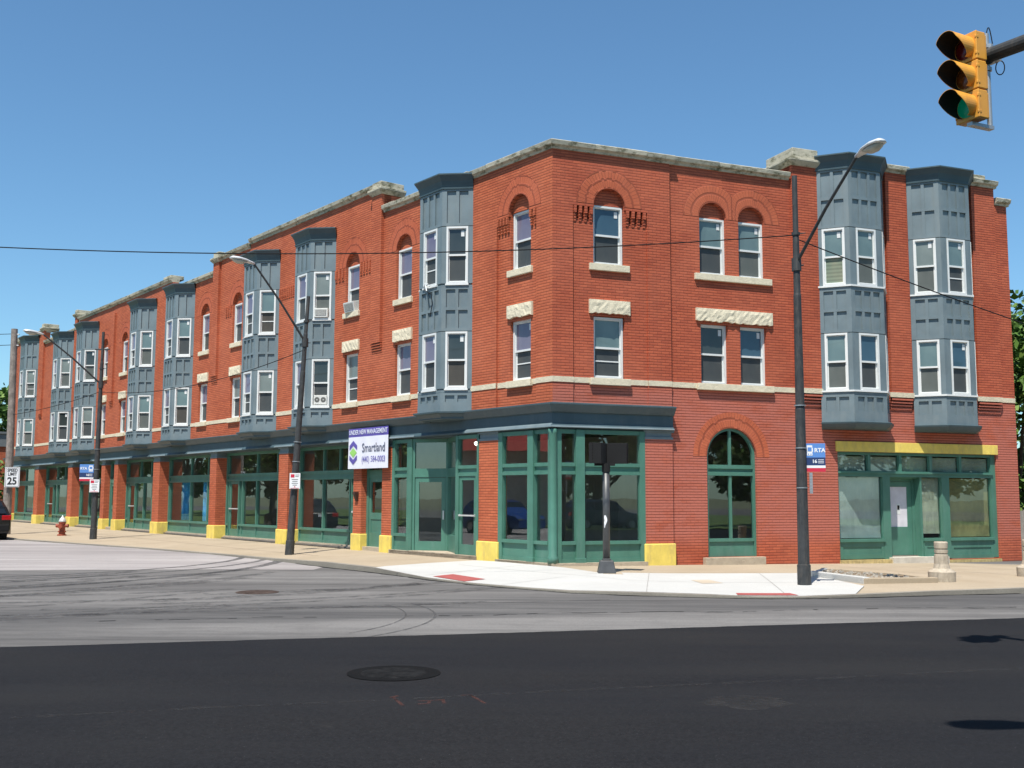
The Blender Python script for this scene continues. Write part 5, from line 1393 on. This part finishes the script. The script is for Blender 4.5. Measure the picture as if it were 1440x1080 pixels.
for k in range(420):
    x, y = rr.uniform(6.6, 8.6), rr.uniform(22, 25.2)
    if not inpoly(x, y, [(6.7, 23.75), (7.25, 22.1), (8.5, 22.35), (8.35, 23.4), (7.35, 25.0)]): continue
    r = rr.uniform(.012, .04); x -= 7.5; y -= 23.3
    m.hexa([(x-r, y-r, .055), (x+r, y-r*.7, .055), (x+r*.8, y+r, .055), (x-r*.8, y+r*.9, .055), (x-r*.5, y-r*.6, .06+r), (x+r*.6, y-r*.5, .06+r*1.1), (x+r*.5, y+r*.6, .06+r*.8), (x-r*.5, y+r*.5, .06+r)])
o = m.build('gravel', plain('gravel_stone', (.38, .34, .28), .9, 0, .5, 14), e); o['kind'] = 'stuff'

# ------------------------------------------------------------------ parked cars
CARG, n_, l_, b_ = newmat('car_glass', .03, 0, .8); b_.inputs['Base Color'].default_value = (.012, .014, .016, 1)
TYRE = plain('tyre', (.015, .015, .015), .9); RIM = plain('rim', (.35, .35, .36), .3, .9)
TAIL = plain('tail_lamp_red', (.45, .006, .01), .1, 0, .3, 18); CHR = plain('chrome', (.5, .5, .5), .15, 1)
def car(x, y, z, heading, paint, label, grp=None):
    e = empty('parked_car', (x, y, z), label, 'car', heading, grp)
    # local: +y forward, rear at y=0; cross sections lofted along y
    S = [(0, .90, .32, .95, .86, .95), (.06, .93, .26, 1.0, .86, 1.02), (.22, .93, .25, 1.05, .80, 1.35), (.55, .93, .25, 1.05, .72, 1.60), (1.2, .93, .25, 1.04, .70, 1.66), (2.2, .93, .25, 1.02, .69, 1.66), (2.75, .93, .25, 1.01, .70, 1.58), (3.35, .93, .25, .99, .80, 1.06), (3.6, .93, .25, .97, .82, .99), (4.3, .90, .25, .88, .80, .90), (4.5, .84, .30, .72, .72, .74)]
    m = MB(); idx = []
    for yy, w, zb, zw, wt, zt in S:
        i = len(m.v); idx.append(i)
        for px, pz in ((w*.93, zb), (w, zb+.14), (w, (zb+zw)/2), (w*.985, zw), (wt, max(zt-.05, zw+.0)), (wt-.14, zt), (-(wt-.14), zt), (-wt, max(zt-.05, zw)), (-w*.985, zw), (-w, (zb+zw)/2), (-w, zb+.14), (-w*.93, zb)):
            m.v.append((px, yy, pz))
    n = 12
    for a, b in zip(idx, idx[1:]):
        for j in range(n): m.f.append((a+j, a+(j+1) % n, b+(j+1) % n, b+j)); m.m.append(0)
    m.f.append(tuple(idx[0]+j for j in range(n))); m.f.append(tuple(idx[-1]+j for j in range(n))); m.m += [0, 0]
    m.build('body', paint, e, smooth=False, bevel=.02)
    g = MB()
    g.hexa([(-.74, .03, 1.06), (.74, .03, 1.06), (.74, .12, 1.06), (-.74, .12, 1.06), (-.62, .36, 1.50), (.62, .36, 1.50), (.62, .42, 1.48), (-.62, .42, 1.48)]); g.build('rear_window', CARG, e)
    g = MB(); g.hexa([(-.76, 3.36, 1.03), (.76, 3.36, 1.03), (.76, 3.2, 1.0), (-.76, 3.2, 1.0), (-.64, 2.80, 1.56), (.64, 2.80, 1.56), (.64, 2.7, 1.54), (-.64, 2.7, 1.54)]); g.build('windscreen', CARG, e)
    for sx in (-1, 1):
        g = MB()
        for y0, y1 in ((.55, 1.35), (1.42, 2.25), (2.32, 2.95)):
            t1 = y1 if y1 < 2.9 else 2.65
            q = [(sx*.90, y0, 1.08), (sx*.90, y1, 1.08), (sx*.735, t1, 1.52), (sx*.735, y0+.06, 1.52)]
            g.hexa([(*q[0][:2], q[0][2]), q[1], (sx*.86, y1, 1.08), (sx*.86, y0, 1.08), q[3], q[2], (sx*.69, t1, 1.52), (sx*.69, y0+.06, 1.52)])
        g.build('side_windows', CARG, e)
        m = MB(); m.box(sx*.93-.06 if sx > 0 else -.93-.01, sx*.93+.01 if sx > 0 else -.93+.06, -.0, .28, .80, 1.0); m.box(min(sx*.58, sx*.93), max(sx*.58, sx*.93), -.025, .05, .80, .98); m.build('tail_lamp', TAIL, e, bevel=.02)
        m = MB(); m.box(min(sx*.55, sx*.83), max(sx*.55, sx*.83), 4.38, 4.5, .62, .76); m.build('headlight', CHR, e, bevel=.02)
        m = MB(); m.box(min(sx*.92, sx*1.08), max(sx*.92, sx*1.08), 2.85, 2.97, 1.02, 1.16); m.build('mirror', paint, e, bevel=.02)
        for yy in (.85, 3.6):
            w = MB(); w.tube([(sx*.72, yy, .34), (sx*.94, yy, .34)], .34, 22); o = w.build('wheel', TYRE, e)
            w = MB(); w.tube([(sx*.93, yy, .34), (sx*.955, yy, .34)], .21, 18); w.build('rim', RIM, o)
    m = MB(); m.box(-.86, .86, -.06, .03, .36, .62); m.build('bumper', BLACK, e, bevel=.03)
    m = MB(); m.box(-.17, .17, -.03, -.0, .80, .94); m.build('number_plate', SW, e)
    return e
CB = plain('black_car_paint', (.010, .011, .012), .15, 0, .1); CB2 = plain('blue_car_paint', (.012, .05, .22), .15, 0, .1)
CB2B = plain('dark_blue_car_paint', (.02, .035, .085), .15, 0, .1)
hd = math.atan2(-uL.x, uL.y)
car(-20.68, 42.3, -.15, hd, CB, 'black parked car seen from behind at the left edge of the picture')

# ------------------------------------------------------------------ vegetation
LEAFM = []
for nm, c in (('leaf_dark', (.035, .080, .016)), ('leaf_mid', (.080, .155, .028)), ('leaf_light', (.14, .22, .045))):
    m_, n_, l_, b_ = newmat(nm, .55, 0, .3); b_.inputs['Base Color'].default_value = (*c, 1)
    b_.inputs['Subsurface Weight'].default_value = 0
    LEAFM.append(m_)
BARK = plain('bark', (.12, .09, .065), .9, 0, .35, 8)
def tree(x, y, z, h, r, n, label, seed=0, size=.22, th=.35, grp=None):
    rr = random.Random(seed); e = empty('leafy_tree', (x, y, z), label, 'tree', group=grp)
    m = MB(); tk = h*.028
    m.tube([(0, 0, 0), (.05, 0, h*th*.6), (.0, .05, h*th), (0, 0, h*.75)], [tk*1.3, tk, tk*.9, tk*.3], 10)
    cl = []
    for k in range(9):
        a = rr.uniform(0, 6.28); b = (math.cos(a)*r*rr.uniform(.35, .75), math.sin(a)*r*rr.uniform(.35, .75), h*rr.uniform(th+.1, .88))
        m.tube([(0, 0, h*rr.uniform(th*.8, th*1.3)), (b[0]*.5, b[1]*.5, (b[2]+h*th)/2), b], [tk*.5, tk*.3, tk*.12], 6)
    m.build('trunk', BARK, e)
    for k in range(42):
        t = rr.uniform(-1, 1); a = rr.uniform(0, 6.28); q = rr.uniform(.35, 1)
        hz = h*th + (h-h*th)*(.5+.48*t); rad = r*math.sqrt(max(0, 1-t*t*.95))*q
        cl.append((math.cos(a)*rad, math.sin(a)*rad, hz, r*rr.uniform(.16, .34)))
    c = MB()
    for k in range(n):
        cx_, cy_, cz_, cr = rr.choice(cl)
        v = Vector((rr.gauss(0, 1), rr.gauss(0, 1), rr.gauss(0, 1))).normalized()*cr*rr.uniform(.55, 1.05)**.6
        p = Vector((cx_, cy_, cz_))+v
        a = Vector((rr.gauss(0, 1), rr.gauss(0, 1), rr.gauss(0, .6))).normalized(); b = a.cross(Vector((rr.gauss(0, 1), rr.gauss(0, 1), rr.gauss(0, 1)))).normalized()
        s_ = size*rr.uniform(.6, 1.3)
        c.face([tuple(p-a*s_-b*s_*.1), tuple(p-b*s_*.55), tuple(p+a*s_), tuple(p+b*s_*.55)], rr.choice((0, 1, 1, 2)))
    c.build('crown', LEAFM, e)
    return e
rw = W('R', 19.5, -4.5); tree(rw.x, rw.y, -.3, 8.1, 4.2, 15000, 'dense green tree beyond the right end of the brick building', 5, .17, .12)
rw = W('R', 24, -9); tree(rw.x, rw.y, -.3, 7.6, 4.5, 6000, 'second dark tree farther back behind the dense right tree', 8, .22, .12)
lw = W('L', 92, -8); tree(lw.x, lw.y, -.3, 11.5, 6, 7000, 'tall green tree behind the low brick building at the far left', 6, .3, .2)
lw = W('L', 62, -1.5); tree(lw.x-1.0, lw.y, -.3, 3.9, 2.2, 3500, 'small leafy tree at the far end of the pavement in front of the low building', 9, .16, .05)
# fence right
m = MB()
e = empty('wooden_fence', W('R', 15.1, -.5, -.3), 'weathered grey wooden fence beyond the right end of the building', 'fence'); e.rotation_euler = (0, 0, AR)
for k in range(22): m.box(k*.15, k*.15+.135, -.012+.006*(k % 2), .012+.006*(k % 2), 0, 1.62+.03*math.sin(k*2.1))
m.build('boards', plain('fence_wood', (.30, .27, .23), .9, 0, .35, 3), e)
m = MB(); m.box(0, 3.3, .014, .06, .4, .5); m.box(0, 3.3, .014, .06, 1.2, 1.3); m.build('rail', WOODP, e)
# low building far left
e = empty('low_brick_building', W('L', 66, -.3, -.3), 'low red brick building with a grey band at the far left', 'building'); e.rotation_euler = (0, 0, math.atan2(uL.y, uL.x))
m = MB(); m.box(0, 22, -.0, -9, 0, 5.5); m.build('wall', BR, e)
m = MB(); m.box(-.1, 22.1, .12, -9.1, 5.5, 6.45); m.box(-.2, 22.2, .2, -9.2, 6.45, 6.6); m.build('parapet_band', plain('grey_band', (.16, .17, .17), .6), e)
m = MB(); 
for k in range(5): m.box(1.5+4*k, 4.3+4*k, .03, -.05, 1.0, 3.6)
m.build('window', CARG, e)

# ------------------------------------------------------------------ the other side of the streets (mirrored in the shop glass)
sheet('lawn', [(-34, 8), (-60, 8), (-110, 75), (-60, 95), (-33, 52)], -.06, GRASS)
sheet('lawn', [(15, 3), (60, 20), (70, -30), (12, -30)], -.06, GRASS)
proto = None
spots_ = [(-40, 20, 1.0, 'row across the side street, first from the corner'), (-45, 31, 1.1, 'row across the side street, second'), (-50, 42, .95, 'row across the side street, third'), (-55, 53, 1.15, 'row across the side street, fourth'), (-60, 64, 1.05, 'row across the side street, fifth'), (-66, 76, 1.2, 'row across the side street, sixth'), (-73, 90, 1.2, 'row across the side street, last'),
    (17, -15, .9, 'row across the main street, behind the camera'), (24, -7, 1.0, 'row across the main street, nearest the corner'), (31, 0, 1.1, 'row across the main street, behind the dark blue car'), (38, 7, 1.0, 'row across the main street, beyond the dark blue car'), (46, 13, 1.15, 'row across the main street, before the last'), (55, 19, 1.2, 'row across the main street, last')]
for k, (x, y, sc_, lb) in enumerate(spots_):
    if proto is None: proto = tree(x, y, -.1, 8.6, 4.4, 5000, 'tree', 31, .30, .22, 'trees across the streets'); t_ = proto
    else: t_ = dup(proto); t_.location = (x, y, -.1)
    t_.scale = (sc_, sc_, sc_); t_.rotation_euler = (0, 0, k*1.7); t_['label'] = 'leafy tree in the '+lb
car(-26.5, 35.5, -.15, hd+math.pi, CB2, 'blue car parked on the far side of the side street', 'cars across the streets')
car(24, 4.0, -.15, -1.2, CB2B, 'dark blue car standing across the main street', 'cars across the streets')
e = empty('diner_building', (-39.5, 36.5, 0), 'pale building with a red awning across the side street', 'building', -.3)
m = MB(); m.box(-5, 4, -4, 4, -.2, 6.3); m.build('wall', plain('pale_render', (.5, .47, .42), .9), e)
m = MB(); m.hexa([(4.02, -3.5, 4.4), (5.6, -3.5, 4.3), (5.6, 3.5, 4.3), (4.02, 3.5, 4.4), (4.02, -3.5, 5.7), (4.4, -3.5, 5.6), (4.4, 3.5, 5.6), (4.02, 3.5, 5.7)]); m.build('awning', plain('red_awning', (.45, .04, .03), .7), e)
